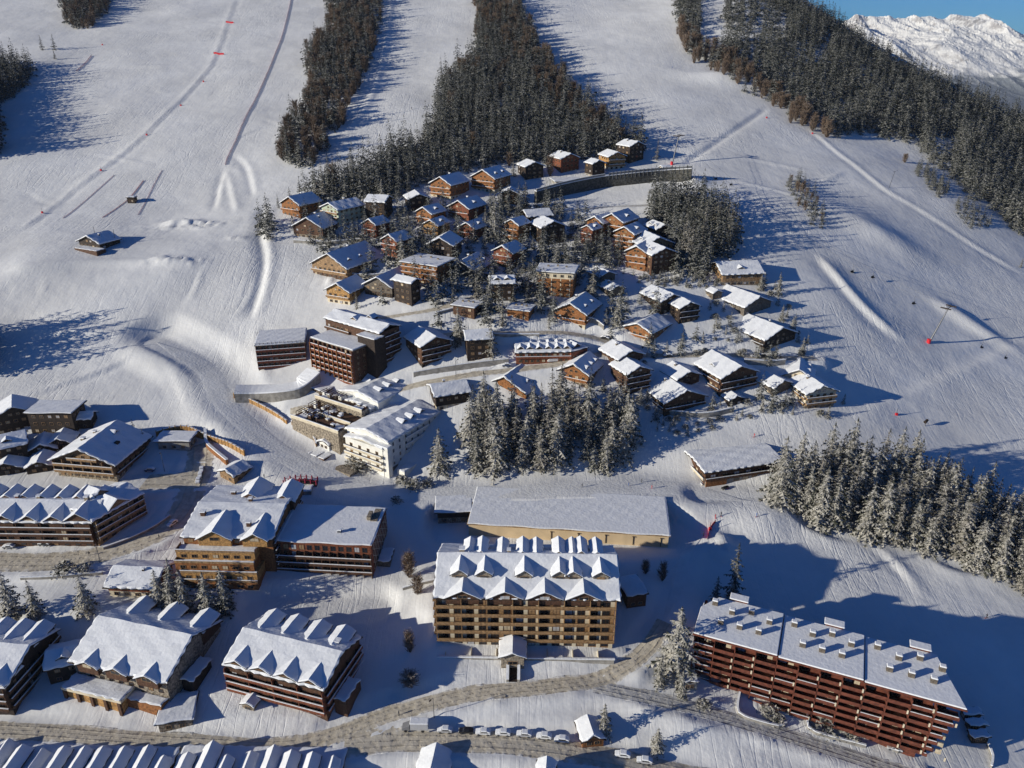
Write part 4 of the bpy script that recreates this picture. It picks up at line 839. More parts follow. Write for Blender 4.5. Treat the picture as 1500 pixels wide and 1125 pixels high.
CH = [
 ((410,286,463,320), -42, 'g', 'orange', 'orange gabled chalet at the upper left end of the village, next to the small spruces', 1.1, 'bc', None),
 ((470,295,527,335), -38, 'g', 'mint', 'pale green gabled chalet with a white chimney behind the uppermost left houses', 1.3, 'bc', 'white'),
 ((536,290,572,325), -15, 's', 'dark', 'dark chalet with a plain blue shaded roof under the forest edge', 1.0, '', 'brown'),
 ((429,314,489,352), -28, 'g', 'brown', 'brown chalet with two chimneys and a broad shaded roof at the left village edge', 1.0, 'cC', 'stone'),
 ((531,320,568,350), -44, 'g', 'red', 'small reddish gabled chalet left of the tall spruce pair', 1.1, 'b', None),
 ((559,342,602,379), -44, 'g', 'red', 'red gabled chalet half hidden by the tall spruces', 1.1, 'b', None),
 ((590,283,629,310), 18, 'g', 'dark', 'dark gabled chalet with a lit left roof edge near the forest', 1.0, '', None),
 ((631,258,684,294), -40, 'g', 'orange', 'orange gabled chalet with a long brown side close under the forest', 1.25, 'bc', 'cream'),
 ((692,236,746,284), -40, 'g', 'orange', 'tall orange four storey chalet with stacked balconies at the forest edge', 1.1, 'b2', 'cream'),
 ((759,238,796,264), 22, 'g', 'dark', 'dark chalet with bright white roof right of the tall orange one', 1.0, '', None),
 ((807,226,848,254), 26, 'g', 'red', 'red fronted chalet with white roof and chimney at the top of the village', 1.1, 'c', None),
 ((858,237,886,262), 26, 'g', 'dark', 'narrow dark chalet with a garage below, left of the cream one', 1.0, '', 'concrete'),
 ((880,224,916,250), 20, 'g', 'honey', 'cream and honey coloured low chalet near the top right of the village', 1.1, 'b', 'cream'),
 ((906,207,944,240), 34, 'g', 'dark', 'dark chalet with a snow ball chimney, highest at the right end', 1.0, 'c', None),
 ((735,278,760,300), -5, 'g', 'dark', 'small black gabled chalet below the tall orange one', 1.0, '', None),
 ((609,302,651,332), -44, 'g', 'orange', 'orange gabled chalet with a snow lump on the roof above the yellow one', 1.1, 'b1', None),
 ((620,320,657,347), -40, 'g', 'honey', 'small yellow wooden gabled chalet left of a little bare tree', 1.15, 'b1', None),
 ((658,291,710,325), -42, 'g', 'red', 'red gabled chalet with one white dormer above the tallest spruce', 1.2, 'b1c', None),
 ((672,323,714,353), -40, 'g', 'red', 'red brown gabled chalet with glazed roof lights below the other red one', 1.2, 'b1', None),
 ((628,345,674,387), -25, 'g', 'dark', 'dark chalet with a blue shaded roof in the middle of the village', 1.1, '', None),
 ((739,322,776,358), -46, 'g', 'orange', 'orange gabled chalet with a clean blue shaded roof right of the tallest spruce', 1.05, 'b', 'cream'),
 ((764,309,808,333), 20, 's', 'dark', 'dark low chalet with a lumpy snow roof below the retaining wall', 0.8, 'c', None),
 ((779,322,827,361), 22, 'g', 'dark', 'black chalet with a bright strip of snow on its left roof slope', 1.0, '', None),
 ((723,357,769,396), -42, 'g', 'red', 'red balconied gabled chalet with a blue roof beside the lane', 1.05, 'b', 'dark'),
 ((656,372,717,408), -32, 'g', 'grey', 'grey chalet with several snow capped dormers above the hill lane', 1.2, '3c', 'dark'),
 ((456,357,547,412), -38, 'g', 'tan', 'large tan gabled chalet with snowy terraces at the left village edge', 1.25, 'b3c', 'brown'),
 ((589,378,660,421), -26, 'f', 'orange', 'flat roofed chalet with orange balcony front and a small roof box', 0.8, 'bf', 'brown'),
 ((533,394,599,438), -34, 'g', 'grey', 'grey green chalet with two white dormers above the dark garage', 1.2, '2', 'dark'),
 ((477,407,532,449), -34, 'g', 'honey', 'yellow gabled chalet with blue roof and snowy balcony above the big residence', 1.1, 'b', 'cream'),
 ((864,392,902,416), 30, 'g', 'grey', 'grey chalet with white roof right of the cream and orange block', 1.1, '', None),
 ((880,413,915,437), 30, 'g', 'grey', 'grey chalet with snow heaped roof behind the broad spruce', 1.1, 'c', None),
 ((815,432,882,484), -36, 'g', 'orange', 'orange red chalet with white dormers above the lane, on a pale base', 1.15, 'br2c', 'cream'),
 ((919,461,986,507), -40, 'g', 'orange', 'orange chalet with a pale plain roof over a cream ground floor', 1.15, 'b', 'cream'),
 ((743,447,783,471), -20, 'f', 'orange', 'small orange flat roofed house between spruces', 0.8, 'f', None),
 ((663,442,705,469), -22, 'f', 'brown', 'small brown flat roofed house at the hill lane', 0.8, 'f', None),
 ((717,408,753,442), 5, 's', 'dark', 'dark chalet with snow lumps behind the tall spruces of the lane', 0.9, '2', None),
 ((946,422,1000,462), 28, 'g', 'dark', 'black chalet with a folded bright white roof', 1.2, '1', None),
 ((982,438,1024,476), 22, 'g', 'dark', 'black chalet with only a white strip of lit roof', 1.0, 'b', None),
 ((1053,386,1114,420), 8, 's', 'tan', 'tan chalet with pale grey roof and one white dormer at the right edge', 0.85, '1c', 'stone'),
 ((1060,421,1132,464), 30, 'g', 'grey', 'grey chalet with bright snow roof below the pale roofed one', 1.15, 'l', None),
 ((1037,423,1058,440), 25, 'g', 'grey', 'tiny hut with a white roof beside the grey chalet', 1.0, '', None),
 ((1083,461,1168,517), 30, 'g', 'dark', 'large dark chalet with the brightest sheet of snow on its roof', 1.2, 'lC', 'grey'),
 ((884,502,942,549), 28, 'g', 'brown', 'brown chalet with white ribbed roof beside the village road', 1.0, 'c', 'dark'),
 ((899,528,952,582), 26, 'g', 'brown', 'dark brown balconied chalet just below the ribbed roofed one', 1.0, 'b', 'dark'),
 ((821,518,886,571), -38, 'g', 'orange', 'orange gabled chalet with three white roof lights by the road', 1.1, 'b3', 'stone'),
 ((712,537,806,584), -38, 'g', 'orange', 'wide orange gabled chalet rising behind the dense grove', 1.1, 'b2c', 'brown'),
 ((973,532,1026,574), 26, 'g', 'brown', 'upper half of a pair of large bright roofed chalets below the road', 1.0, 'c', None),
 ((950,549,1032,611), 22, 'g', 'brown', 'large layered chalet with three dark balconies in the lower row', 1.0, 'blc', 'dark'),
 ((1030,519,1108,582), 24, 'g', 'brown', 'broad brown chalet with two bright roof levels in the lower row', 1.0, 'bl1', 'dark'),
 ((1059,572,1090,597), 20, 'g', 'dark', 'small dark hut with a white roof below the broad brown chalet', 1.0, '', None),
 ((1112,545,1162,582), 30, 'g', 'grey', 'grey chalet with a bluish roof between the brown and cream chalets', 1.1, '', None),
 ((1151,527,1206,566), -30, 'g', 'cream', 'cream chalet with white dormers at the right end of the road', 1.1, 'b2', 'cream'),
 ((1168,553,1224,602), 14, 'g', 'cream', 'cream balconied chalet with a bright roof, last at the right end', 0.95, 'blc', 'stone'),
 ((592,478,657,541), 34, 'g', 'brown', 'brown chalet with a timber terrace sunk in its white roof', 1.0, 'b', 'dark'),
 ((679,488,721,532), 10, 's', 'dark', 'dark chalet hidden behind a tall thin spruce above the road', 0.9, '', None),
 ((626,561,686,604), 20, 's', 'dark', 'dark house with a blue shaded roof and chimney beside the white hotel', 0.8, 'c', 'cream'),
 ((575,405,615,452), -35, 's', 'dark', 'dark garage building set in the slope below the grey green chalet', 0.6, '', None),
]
for c_ in CH:
    big = (c_[0][2] - c_[0][0]) * (c_[0][3] - c_[0][1]) > 3000
    nm = 'hut' if 'hut' in c_[4] else 'chalet'
    chalet(c_[0], c_[1], c_[2], c_[3], c_[4], c_[5], c_[6], c_[7], balm={'mint': 'tan', 'honey': 'tan', 'cream': 'tan'}.get(c_[3], c_[3]), name=nm)
# terrace sunk into one roof
# stepped chalet complex with many roofs
def complex_():
    A, B = P(900, 400), P(985, 407)
    o, wd, yaw = frame_AB('chalet_complex', A, B, 'stepped chalet complex with many overlapping roofs in front of the square grove', 'building')
    specs = [  # box, yaw, wall, base
        ((853,331,882,362), -42, 'red'), ((862,316,904,350), -42, 'orange'), ((884,306,936,352), -38, 'orange'), ((903,330,948,372), -36, 'orange'), ((922,340,985,384), 20, 'tan'), ((936,352,990,404), 22, 'brown'), ((948,326,985,352), 24, 'brown'), ((920,358,962,398), -30, 'orange')]
    for bx, yw, wl in specs:
        q, dims = chalet(bx, yw, 'g', wl, 'x', 1.15, 'b1' if yw < 0 else '2', None, balm=wl, name='wing')
        # fold the wing's parts into the complex: wing becomes a part carrying its own pieces
        lp = local(o, q.location); walls = [c for c in q.children if c.name.startswith('wall')][0]
        mt = Matrix.Translation(lp) @ Matrix.Rotation(R(yw) - yaw, 4, 'Z')
        for ch in list(q.children):
            if ch is walls: continue
            for g in list(ch.children):
                g.parent = o; g.matrix_local = mt @ Matrix.Translation(ch.location) @ Matrix.Rotation(ch.rotation_euler.z, 4, 'Z') @ Matrix.Translation(g.location) @ Matrix.Rotation(g.rotation_euler.z, 4, 'Z')
            ch.matrix_local = mt @ Matrix.Translation(ch.location) @ Matrix.Rotation(ch.rotation_euler.z, 4, 'Z'); ch.parent = o
        walls.matrix_local = mt; walls.parent = o; bpy.data.objects.remove(q)
complex_()
# cream and orange apartment block
o, dm = chalet((782,386,851,437), -12, 'f', 'orange', 'cream and orange block of flats with a flat snowy roof', 0.75, 'f', None, name='apartment_block', group=None, hmax=17)
w_, d_, ze, _ = dm
MB().box(-w_/2 - .1, w_/2 + .1, -d_/2 - .1, d_/2, ze - 3.2, ze - 0.05).build('top_storey', 'cream', o)
for i in range(5): part('window', window_mesh(1.8, 1.6, 'cream'), o, (-w_/2 + w_ * (i + .5) / 5, -d_/2 - .16, ze - 2.5))
for i in range(4): MB().box(0, .5, -.12, 0, 0, ze - 3.3).build('wall_strip', 'cream', o, loc=(-w_/2 + w_ * (i + .6) / 4, -d_/2 - .003, 0))
for f in range(1, 4): MB().box(-w_*.46, -w_*.1, -1.0, 0, 0, 0.9).build('balcony', 'orange', o, loc=(0, -d_/2, f * ze / 5))
for f in range(1, 4): MB().box(w_*.1, w_*.42, -1.0, 0, 0, 0.9).build('balcony', 'orange', o, loc=(0, -d_/2, f * ze / 5))
# row house with dormers by the village road
A, B = P(756, 534), P(836, 528)
o, wd, yaw = frame_AB('row_house', A, B, 'long red brown row house with a row of snowy dormers by the village road')
walls_gable(o, 0, wd, 0, 11, -5, 6, 2.2, 'x', 'red'); r_, zf = roof_gable(o, 0, wd, 0, 11, 6, 2.2, 'x', 0.7)
facade(o, 0, 0, 0, wd, 0.2, 2, 3, 9, 1.5, 1.4, 'tan', 0.9, 'red')
for k in range(6): dormer(o, 2.2 + (wd - 4) * k / 5, 1.0, zf(0, 1.0) - .3, 2.4, 1.3, 5, 0, 35, 'dark'); dormer(o, 3.4 + (wd - 5) * k / 5, 10, zf(0, 10) - .3, 2.2, 1.3, 4, 180, 35, 'dark')
foot(o, 0, wd, 0, 11)
A, B = P(838, 530), P(862, 521)
o, wd, yaw = frame_AB('row_house', A, B, 'short red brown house joined to the right end of the long row house')
walls_gable(o, 0, wd, 1, 10, -5, 4.5, 0, 'f', 'red'); flat_roof(o, 0, wd, 1, 10, 4.5); facade(o, 0, 1, 0, wd, 0.2, 1, 3, 4, 1.2, 1.3); dormer(o, wd * .5, 3, 4.6, 4, 1.2, 5, 0, 30, 'red'); foot(o, 0, wd, 0, 10)
# low garage with snow mound
o, _ = chalet((806,260,856,277), 12, 'f', 'concrete', 'low garage under a rounded heap of snow at the top of the village', 0.7, '', None, name='garage', group=None)
o, _ = chalet((965,242,984,257), 20, 's', 'cream', 'tiny pale hut beside the red footed pylon at the top of the village', 0.8, '', None, name='hut', group=None)
# ================================================================ large buildings
# ---- central apartment block with two rows of dormers
A, B = P(641, 938), P(898, 950)
o, wd, yaw = frame_AB('apartment_building', A, B, 'seven storey tan apartment building with two rows of snowy dormers, in the centre foreground')
D = 27.0; ze = ztop((905, 878), (898, 950)) - o.location.z; ze = min(max(ze, 17), 21); rh = 6.2
walls_gable(o, 0.4, wd - .4, 0, D, -8, ze, rh, 'x', 'gold'); r_, zf = roof_gable(o, 0.2, wd + .6, 0.3, D, ze, rh, 'x', 1.0)
fh = ze / 6
facade(o, 0, 0, 0, wd, 0.1, 6, fh, 14, 2.3, 1.55, 'brown', 1.5, 'gold', 1.0, 7, panels='cream', rail=1.15, rs=0)
facade(o, wd, 0, 90, D, 0.5, 6, fh, 4, 1.4, 1.4, 'tan'); facade(o, 0, D, -90, D, 0.5, 6, fh, 4, 1.4, 1.4, 'tan', 1.2, 'tan', bx=(.6, .95))
for k, t in enumerate((0.15, 0.385, 0.605, 0.82)): dormer(o, wd * t, -0.6, ze - .3, 10.4, 0.7, 12.5, 0, 27, 'brown', 0.8)
for t in (0.125, 0.265, 0.49, 0.69, 0.765, 0.92): dormer(o, wd * t, 5.6, zf(0, 5.6) - .2, 4.8, 2.0, 8.0, 0, 36, 'stone', 0.6)
for t, h_ in ((0.17, 1.4), (0.24, 1.8), (0.36, 1.5), (0.48, 1.8), (0.56, 1.6), (0.69, 2.0), (0.77, 1.8), (0.82, 2.2), (0.91, 1.9)): dormer(o, wd * t, D - 4.0, zf(0, D - 4) - .2, 3.9, h_ + 1.6, 8.5, 180, 36, 'stone', 0.4)
chimney(o, wd * .13, D * .56, zf(0, D * .56), 1.6, 1.6, 'stone'); chimney(o, wd * .40, D * .58, zf(0, D * .58), 1.2, 1.1, 'stone')
# ground terrace with snowy parapets and the covered entrance and stair
for i in range(7):
    xx = wd * (i + .35) / 7
    MB().box(xx, xx + 0.25, -5.2, -1.6, -3, 1.1).build('terrace_wall', 'cream', o)
b = MB(); b.box(0.5, wd * .39, -5.6, -5.2, -5, 0.5).box(wd * .50, wd - .2, -5.6, -5.2, -5, 0.5); b.build('parapet', 'concrete', o)
b = MB(); b.box(0.4, wd * .39, -5.75, -5.1, 0.503, 0.85).box(wd * .50, wd, -5.75, -5.1, 0.503, 0.85); b.build('snow_line', 'snow', o)
dormer(o, wd * .43, -8.2, 0.2, 7.2, 3.6, 8.0, 0, 22, 'stone', 0.9)
foot(o, 0, wd, 0, D); foot(o, 0, wd, -5, 0)
ST = P(752, 965); SB = P(751, 1000)
so, swd, sy_ = frame_AB('stairway', P(745, 999), P(758, 999), 'dark stairway between two snowy walls leading up to the tan apartment building', 'stairs')
LL = float(np.hypot(*(ST - SB)[:2])) + 2; Hh = ST[2] - SB[2] + 1.2; n = 18; b = MB()
for i in range(n): b.box(0.1, swd - .1, LL * i / n, LL * (i + 1) / n, -2, Hh * (i + 1) / n - .1)
b.build('steps', 'dark', so)
for xx in (-0.7, swd):
    b = MB(); b.prism([(xx, 0), (xx + .7, 0), (xx + .7, LL), (xx, LL)], [-2] * 4, [1.0, 1.0, Hh + 1.0, Hh + 1.0]); q = b.build('side_wall', 'concrete', so)
    b = MB(); b.prism([(xx - .1, 0), (xx + .8, 0), (xx + .8, LL), (xx - .1, LL)], [1.003, 1.003, Hh + 1.003, Hh + 1.003], [1.35, 1.35, Hh + 1.35, Hh + 1.35]); b.build('snow_line', 'snow', q)
# side annex in the shade
o, _ = chalet((905,846,950,892), 14, 'f', 'brown', 'low flat roofed annex in the shade right of the tan apartment building', 1.3, '', None, name='annex', group=None, hmax=6)

# ---- rust red residence, three stepped sections
Gl = P(1016, 985); Gr = P(1372, 1110)
zr = [ztop((1018, 930), (1014, 985)), 0, 0]; zr[0] = min(max(zr[0], Gl[2] + 12), Gl[2] + 17); zr[1] = zr[0] - .45; zr[2] = zr[0] - .9
FA = atZ(1018, 930, zr[0]); FB = atZ(1408, 1040, zr[2])
o, wd, yaw = frame_AB('residence', (FA[0], FA[1], Gl[2] - 1), (FB[0], FB[1], Gl[2] - 1), 'long rust red residence with stacked balconies and rows of roof boxes at the lower right')
Bk = local(o, atZ(1190, 905, zr[1])); D = float(np.clip(Bk[1], 11, 20)); cuts = [0, wd * .335, wd * .66, wd]
zb0 = -6; ztopw = [z - o.location.z for z in zr]; fh = 2.75
nf = 7
MB().box(3, wd - 7, 2.6, D, -9, ztopw[2] - .4).build('wall', 'rust', o)
for i in range(3):
    x0, x1 = cuts[i] + (0.01 if i else 0), cuts[i + 1]; z = ztopw[i]
    MB().box(x0 + (5 if i == 0 else .02), x1 - (6.5 if i == 2 else .02), 1.5, D - .2, z - 9, z - .02).build('section_wall', 'rust', o)
    b = MB()
    xl = x0 - (.5 if i == 0 else 0)
    poly = [(xl, -.3), (x1, -.3), (x1, D), (xl, D)] if i == 1 else ([(xl - .2, -.3), (x1, -.3), (x1, D), (xl + 4.5, D), (xl - .2, D - 7)] if i == 0 else [(xl, -.3), (x1 + 1.5, -.3), (x1 - 5, D), (xl, D)])
    b.prism(poly, z, z + .45); r_ = b.build('roof', 'rust', o)
    cx_, cy_ = sum(p[0] for p in poly) / len(poly), sum(p[1] for p in poly) / len(poly)
    MB().prism([(cx_ + (p[0] - cx_) * .99, cy_ + (p[1] - cy_) * .98) for p in poly], z + .453, z + .95).build('snow_cover', 'snow', r_, bevel=0.2)
    for k in range(7):
        xx = x0 + (x1 - x0) * ((k % 4) + (.6 if k < 4 else 1.15)) / (4.3); yy = D * (.78 - .12 * (k % 2) if k < 4 else .36)
        q = MB().box(-.85, .85, -.7, .7, -.3, 1.6).build('roof_vent', 'grey', o, loc=(xx, yy, z + .9)); MB().box(-.95, .95, -.8, .8, 1.603, 2.1).build('snow_cap', 'snow', q, bevel=0.25)
    xx = x0 + (x1 - x0) * (.30 if i == 0 else .5)
    q = MB().box(-2.6, 2.6, -.6, 1.8, -3, 1.5).build('lift_house', 'rust', o, loc=(xx + 3, D + .4, z)); MB().box(-3.0, 3.0, -1.0, 2.2, 1.503, 1.95).build('snow_cap', 'snow', q, bevel=0.2)
zt = lambda s: ztopw[0] if s < cuts[1] else (ztopw[1] if s < cuts[2] else ztopw[2])
nb = 12; bw = wd / nb
for f in range(nf):
    for k in range(nb):
        x = k * bw; z = zt(x + .1) - fh * (f + 1); gz = float(hgt(*( (o.matrix_basis if False else Matrix.Translation(o.location) @ Matrix.Rotation(yaw, 4, 'Z')) @ Vector((x + bw / 2, 0, 0))).xy)) - o.location.z
        if z < gz - 1.0: continue
        step = 0.12 * f + (0.0 if k % 2 else .25); inset = 0.0
        x1 = x + bw - .05
        if k == nb - 1: x1 -= 0.8 * f
        b = MB(); b.box(x + .02, x1, -1.5 + step, 2.0, -.2, 0).box(x + .02, x1, -1.5 + step, -1.42 + step, 0.05, 1.05).box(x - .02 + .03, x + .25, -1.55 + step, 2.0, 0.003, fh - .25)
        q = b.build('balcony', 'rust', o, loc=(0, 0, z))
        MB().box(x + .3, x1 - .3, -1.55 + step, -1.30 + step, 1.053, 1.16).build('snow_line', 'snow', q) if (k in (0, nb - 1) or rnd.random() < .16) else None
        ww_ = window_mesh(bw * .36, 1.9, 'rust' if rnd.random() < .7 else 'shutter')
        part('window', ww_, q, (x + bw * .3, 1.44 if f < 3 else 1.44, .1)); 
        if rnd.random() < .5: MB().box(x + bw * .55, x + bw * .8, 1.36, 1.42, .1, 2.0).build('curtain', 'shutter', q)
        if rnd.random() < .4: MB().box(x + bw * .9, x + bw * .9 + .45, -1.62 + step, -1.44 + step, .2, 1.5).build('screen', 'cream', q)
        if f >= 3: MB().box(x + .01, x1, 1.5, 2.62, .0, fh - .21).build('back_wall', 'rust', q)
facade(o, 0.6, D, -90, D - 1.5, ztopw[0] - 5 * fh, 5, fh, 4, 1.3, 1.4, 'rust', 1.0, 'rust')
facade(o, wd - 7, 2.6, 90, D - 2.6, 0, 4, fh, 3, 1.3, 1.4, 'rust')
foot(o, 0, wd, 0, D, 1); BLD_FOOT[:] = BLD_FOOT
# little shed and the low wood sheds beside it
o, _ = chalet((996,972,1023,1012), 3, 'f', 'concrete', 'small blue roofed shed at the left end of the rust red residence', 1.0, '', None, name='shed', group=None, hmax=4)
for i, (u, v) in enumerate(((1425,1052), (1432,1068), (1436,1085))):
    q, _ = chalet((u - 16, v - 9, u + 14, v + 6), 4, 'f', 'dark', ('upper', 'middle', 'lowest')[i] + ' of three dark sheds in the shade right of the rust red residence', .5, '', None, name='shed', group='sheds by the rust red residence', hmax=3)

# ---- beige hall
z = HALLZ + 5.2
A = atZ(685, 768, z); B = atZ(981, 786, z); Cn = atZ(972, 731, z)
o, wd, yaw = frame_AB('sports_hall', (A[0], A[1], z - 6), (B[0], B[1], z - 6), 'long beige sports hall with one plain grey snow roof behind the tan apartment building', 'hall')
D = local(o, Cn)[1]
MB().box(0.3, wd - .3, .3, D, -8, 5.9).build('wall', 'beige', o); None
flat_roof(o, 0, wd, 0, D, 6.0, 'tan', 0.3, 0.35, 0.02)
for i in range(5):
    xx = wd * (.42 + .135 * i); MB().box(-.1, .1, -.25, 0, 0, 3.6).box(-.35, .35, -.5, -.2, 3.6, 3.9).build('lamp', 'dark', o, loc=(xx, .3, 1.2))
foot(o, 0, wd, 0, D)
o, _ = chalet((634,728,693,768), 4, 'f', 'dark', 'dark hut with a flat snow roof at the left end of the beige hall', 0.8, '', 'stone', name='hut', group=None, hmax=6)
# ---- brown barn
zg = P(1031, 718)[2]; z = zg + 8.0
A = atZ(1032, 692, z); B = atZ(1150, 675, z); Cn = atZ(1115, 640, z)
o, wd, yaw = frame_AB('barn', (A[0], A[1], zg), (B[0], B[1], zg), 'dark timber barn with a wide plain grey snow roof by the piste', 'barn')
D = local(o, Cn)[1]
walls_gable(o, 1.5, wd - 1.5, 1.5, D - 1.5, -6, 7.3, 1.0, 'x', 'brown'); roof_gable(o, 1.5, wd - 1.5, 1.5, D - 1.5, 7.3, 1.0, 'x', 1.6)
MB().box(1.6, wd - 1.6, 1.0, 1.5, -1, 2.6).build('stone_base', 'concrete', o); MB().box(1.7, wd * .3, .6, 1.0, -1, 3.0).build('porch', 'orange', o)
facade(o, wd * .35, .95, 0, wd * .6, 0.2, 1, 3, 5, 2.6, 1.6, 'tan'); facade(o, 1.5, 1.5, 0, wd - 3, 3.2, 1, 3, 6, 2.4, 1.4, 'brown', 1.2, 'brown', balfloors=(0,)); 
facade(o, 1.5, D - 1.5, -90, D - 3, 0.1, 2, 3, 4, 1.6, 1.4, 'tan', 1.0, 'cream', balfloors=(0, 1)); foot(o, 0, wd, 0, D)

# ---- white hotel
A, B = P(511, 657), P(572, 694)
o, wd, yaw = frame_AB('white_hotel', A, B, 'white hotel with two long wings, blue shaded roofs and sunny balconies beside the grove', 'hotel')
ze = min(max(ztop((566, 645), (572, 694)) - o.location.z, 12), 15); L1 = 34
walls_gable(o, 0, wd, 0, L1, -8, ze, 2.6, 'y', 'white', upper='white', zsplit=2.4); r_, zf = roof_gable(o, 0, wd, 0, L1, ze, 2.6, 'y', 0.9, 'white')
facade(o, 0, 0, 0, wd, 2.4, 4, (ze - 2.4) / 4, 4, 1.6, 1.6, 'tan', 1.4, 'cream', balfloors=(0, 1, 2, 3)); facade(o, wd, 0, 90, L1, 2.4, 4, (ze - 2.4) / 4, 8, 1.2, 1.4, 'white', 0.9, 'white', bx=(.3, .75))
for t in (.45, .62, .8): dormer(o, wd * .82, L1 * t, zf(wd * .82, 0) - .2, 2.6, 1.0, 4, 90, 30, 'white')
MB().box(-.25, wd + .25, -.2, L1 * .96, -6, 2.3).build('stone_base', 'stone', o)
sx0 = wd * .82; MB().box(sx0, wd + 1.5, -2.4, 0, -6, ze - 1.5).build('stair_tower', 'white', o); q = MB().box(sx0 - .4, wd + 1.9, -2.8, .4, ze - 1.497, ze - .9).build('tower_snow', 'snow', o, bevel=.2)
facade(o, sx0, -2.4, 0, wd + 1.5 - sx0, 2, 4, 2.8, 1, 1.2, 1.4, 'white')
# second wing, uphill
x2 = -wd * .95; y2 = 19; L2 = 30
walls_gable(o, x2, x2 + wd, y2, y2 + L2, -6, ze + 5, 2.6, 'y', 'white', name='rear_wall'); r2, zf2 = roof_gable(o, x2, x2 + wd, y2, y2 + L2, ze + 5, 2.6, 'y', .9, 'white')
facade(o, x2, y2, 0, wd, 6, 4, 3, 4, 1.6, 1.6, 'tan', 1.3, 'cream', balfloors=(0, 1, 2, 3)); facade(o, x2 + wd, y2, 90, L2, 6, 3, 3, 7, 1.2, 1.4, 'white')
for t in (.25, .45, .65, .85): dormer(o, x2 + wd * .8, y2 + L2 * t, zf2(x2 + wd * .8, 0) - .2, 2.4, 1.0, 4, 90, 30, 'white')
for t in (.4, .6, .85): dormer(o, x2 + wd * .2, y2 + L2 * t, zf2(x2 + wd * .2, 0) - .2, 2.4, 1.0, 4, -90, 30, 'white')
MB().box(x2 + wd, 0, y2 + 4, y2 + 16, -6, ze - 3).build('link_wall', 'white', o); snow_sheet(o, x2 + wd, 0, y2 + 4, y2 + 16, lambda x, y: ze - 3, .4)
# low front terrace block and its clutter
MB().box(x2 - 4, wd * .5, -12, -4, -6, 1.5).build('terrace', 'stone', o)
mtx = Matrix.Translation(o.location) @ Matrix.Rotation(yaw, 4, 'Z'); tz = max(float(hgt(*(mtx @ Vector((a_, b_, 0))).xy)) - o.location.z for a_ in (x2 - 9, -8, -1.5) for b_ in (-3.9, 8, y2 - 2)) + .4 - 2.6
def gz(a_, b_): return float(hgt(*(mtx @ Vector((a_, b_, 0))).xy)) - o.location.z
for r_i, (ya, yb) in enumerate(((-3.9, 3.5), (3.6, 11), (11.1, y2 - 1))):
    zt0 = max(gz(x2 - 7, yb), gz(-3, yb)) + .5
    q = MB().box(x2 - 8, -1.5, ya, yb, -6, zt0).build('terrace', 'stone', o); MB().box(x2 - 7.6, -1.9, ya + .5, yb - .3, zt0 + .003, zt0 + .12).build('deck', 'brown', q); [snow_sheet(q, xa_, xa_ + 5, ya + .6, yb - 1.4, lambda x, y: zt0 + .12, .25) for xa_ in ((x2 - 6, -8) if r_i != 1 else (x2 + 2,))]
    q = MB().box(x2 - 8.1, -1.4, ya - .15, ya + .1, zt0 - .5, zt0 + 1.0).build('terrace_rail', 'cream', o); MB().box(x2 - 8.2, -1.3, ya - .25, ya + .2, zt0 + 1.003, zt0 + 1.2).build('snow_line', 'snow', q)
    b = MB()
    for i in range(9): b.box(x2 - 6 + i * 1.5, x2 - 5.8 + i * 1.5, ya + 1.2, yb - .8, zt0 + 2.6, zt0 + 2.85)
    for xx in (x2 - 6.2, x2 + 6.4): b.box(xx, xx + .2, ya + 1.3, ya + 1.5, zt0, zt0 + 2.597).box(xx, xx + .2, yb - 1.2, yb - 1.0, zt0, zt0 + 2.597)
    b.build('pergola', 'brown', o)
    for i in range(9):
        xx = rnd.uniform(x2 - 7, -3); yy = rnd.uniform(ya + .8, yb - .8); h_ = rnd.uniform(.6, 2.2); q = MB().box(-.8, .8, -.6, .6, 0, h_).build('planter', rnd.choice(['stone', 'brown', 'white', 'dark']), o, loc=(xx, yy, zt0)); MB().box(-.95, .95, -.75, .75, h_ + .003, h_ + .4).build('snow_cap', 'snow', q, bevel=.1)
# half hipped upper roofs stepping up behind the front
for (xa, xb, ya, yb, zt1) in ((wd * .05, wd * .95, -2.6, 6, ze - 2.5), (x2 + wd * .1, x2 + wd * .9, y2 - 3, y2 + 4, ze + 2.2)):
    MB().box(xa, xb, ya, yb, -4, zt1).build('front_wall', 'white', o); q = roof_gable(o, xa, xb, ya, yb, zt1, 1.6, 'y', .6, 'white'); facade(o, xa, ya, 0, xb - xa, 2.6, 3, 2.9, 4, 1.5, 1.5, 'tan', 1.4, 'cream', balfloors=(0, 1, 2))
for i in range(5): q = MB().box(x2 - 3 + i * 4.4, x2 - .2 + i * 4.4, -10.5, -6, 1.503, 3.4).build('terrace_hut', 'brown', o); MB().box(x2 - 3.3 + i * 4.4, x2 + .1 + i * 4.4, -10.8, -5.7, 3.403, 3.8).build('snow_cap', 'snow', q, bevel=.15)
MB().box(wd + 3, wd + 7, 1, L1 - 4, -6, 2.4).build('side_wing', 'white', o); snow_sheet(o, wd + 3, wd + 7, 1, L1 - 4, lambda x, y: 2.45, .4)
foot(o, 0, wd, 0, L1, 3); foot(o, x2, x2 + wd, y2, y2 + L2, 3); foot(o, x2, wd, -12, 0, 1)
for i, (bx, lb) in enumerate((((452,560,492,585), 'snow roofed pavilion in the garden left of the white hotel'), ((462,632,498,662), 'small white cabin with a snow roof at the piste edge below the white hotel'), ((486,618,520,648), 'wooden cabin with snow roof on the terrace of the white hotel'), ((470,600,500,622), 'low wooden pergola with snow above the white cabin'))):
    chalet(bx, -35, 'g' if i else 'f', ('grey', 'white', 'tan', 'brown')[i], lb, 1.0, '', None, name='cabin', group=None, hmax=5)

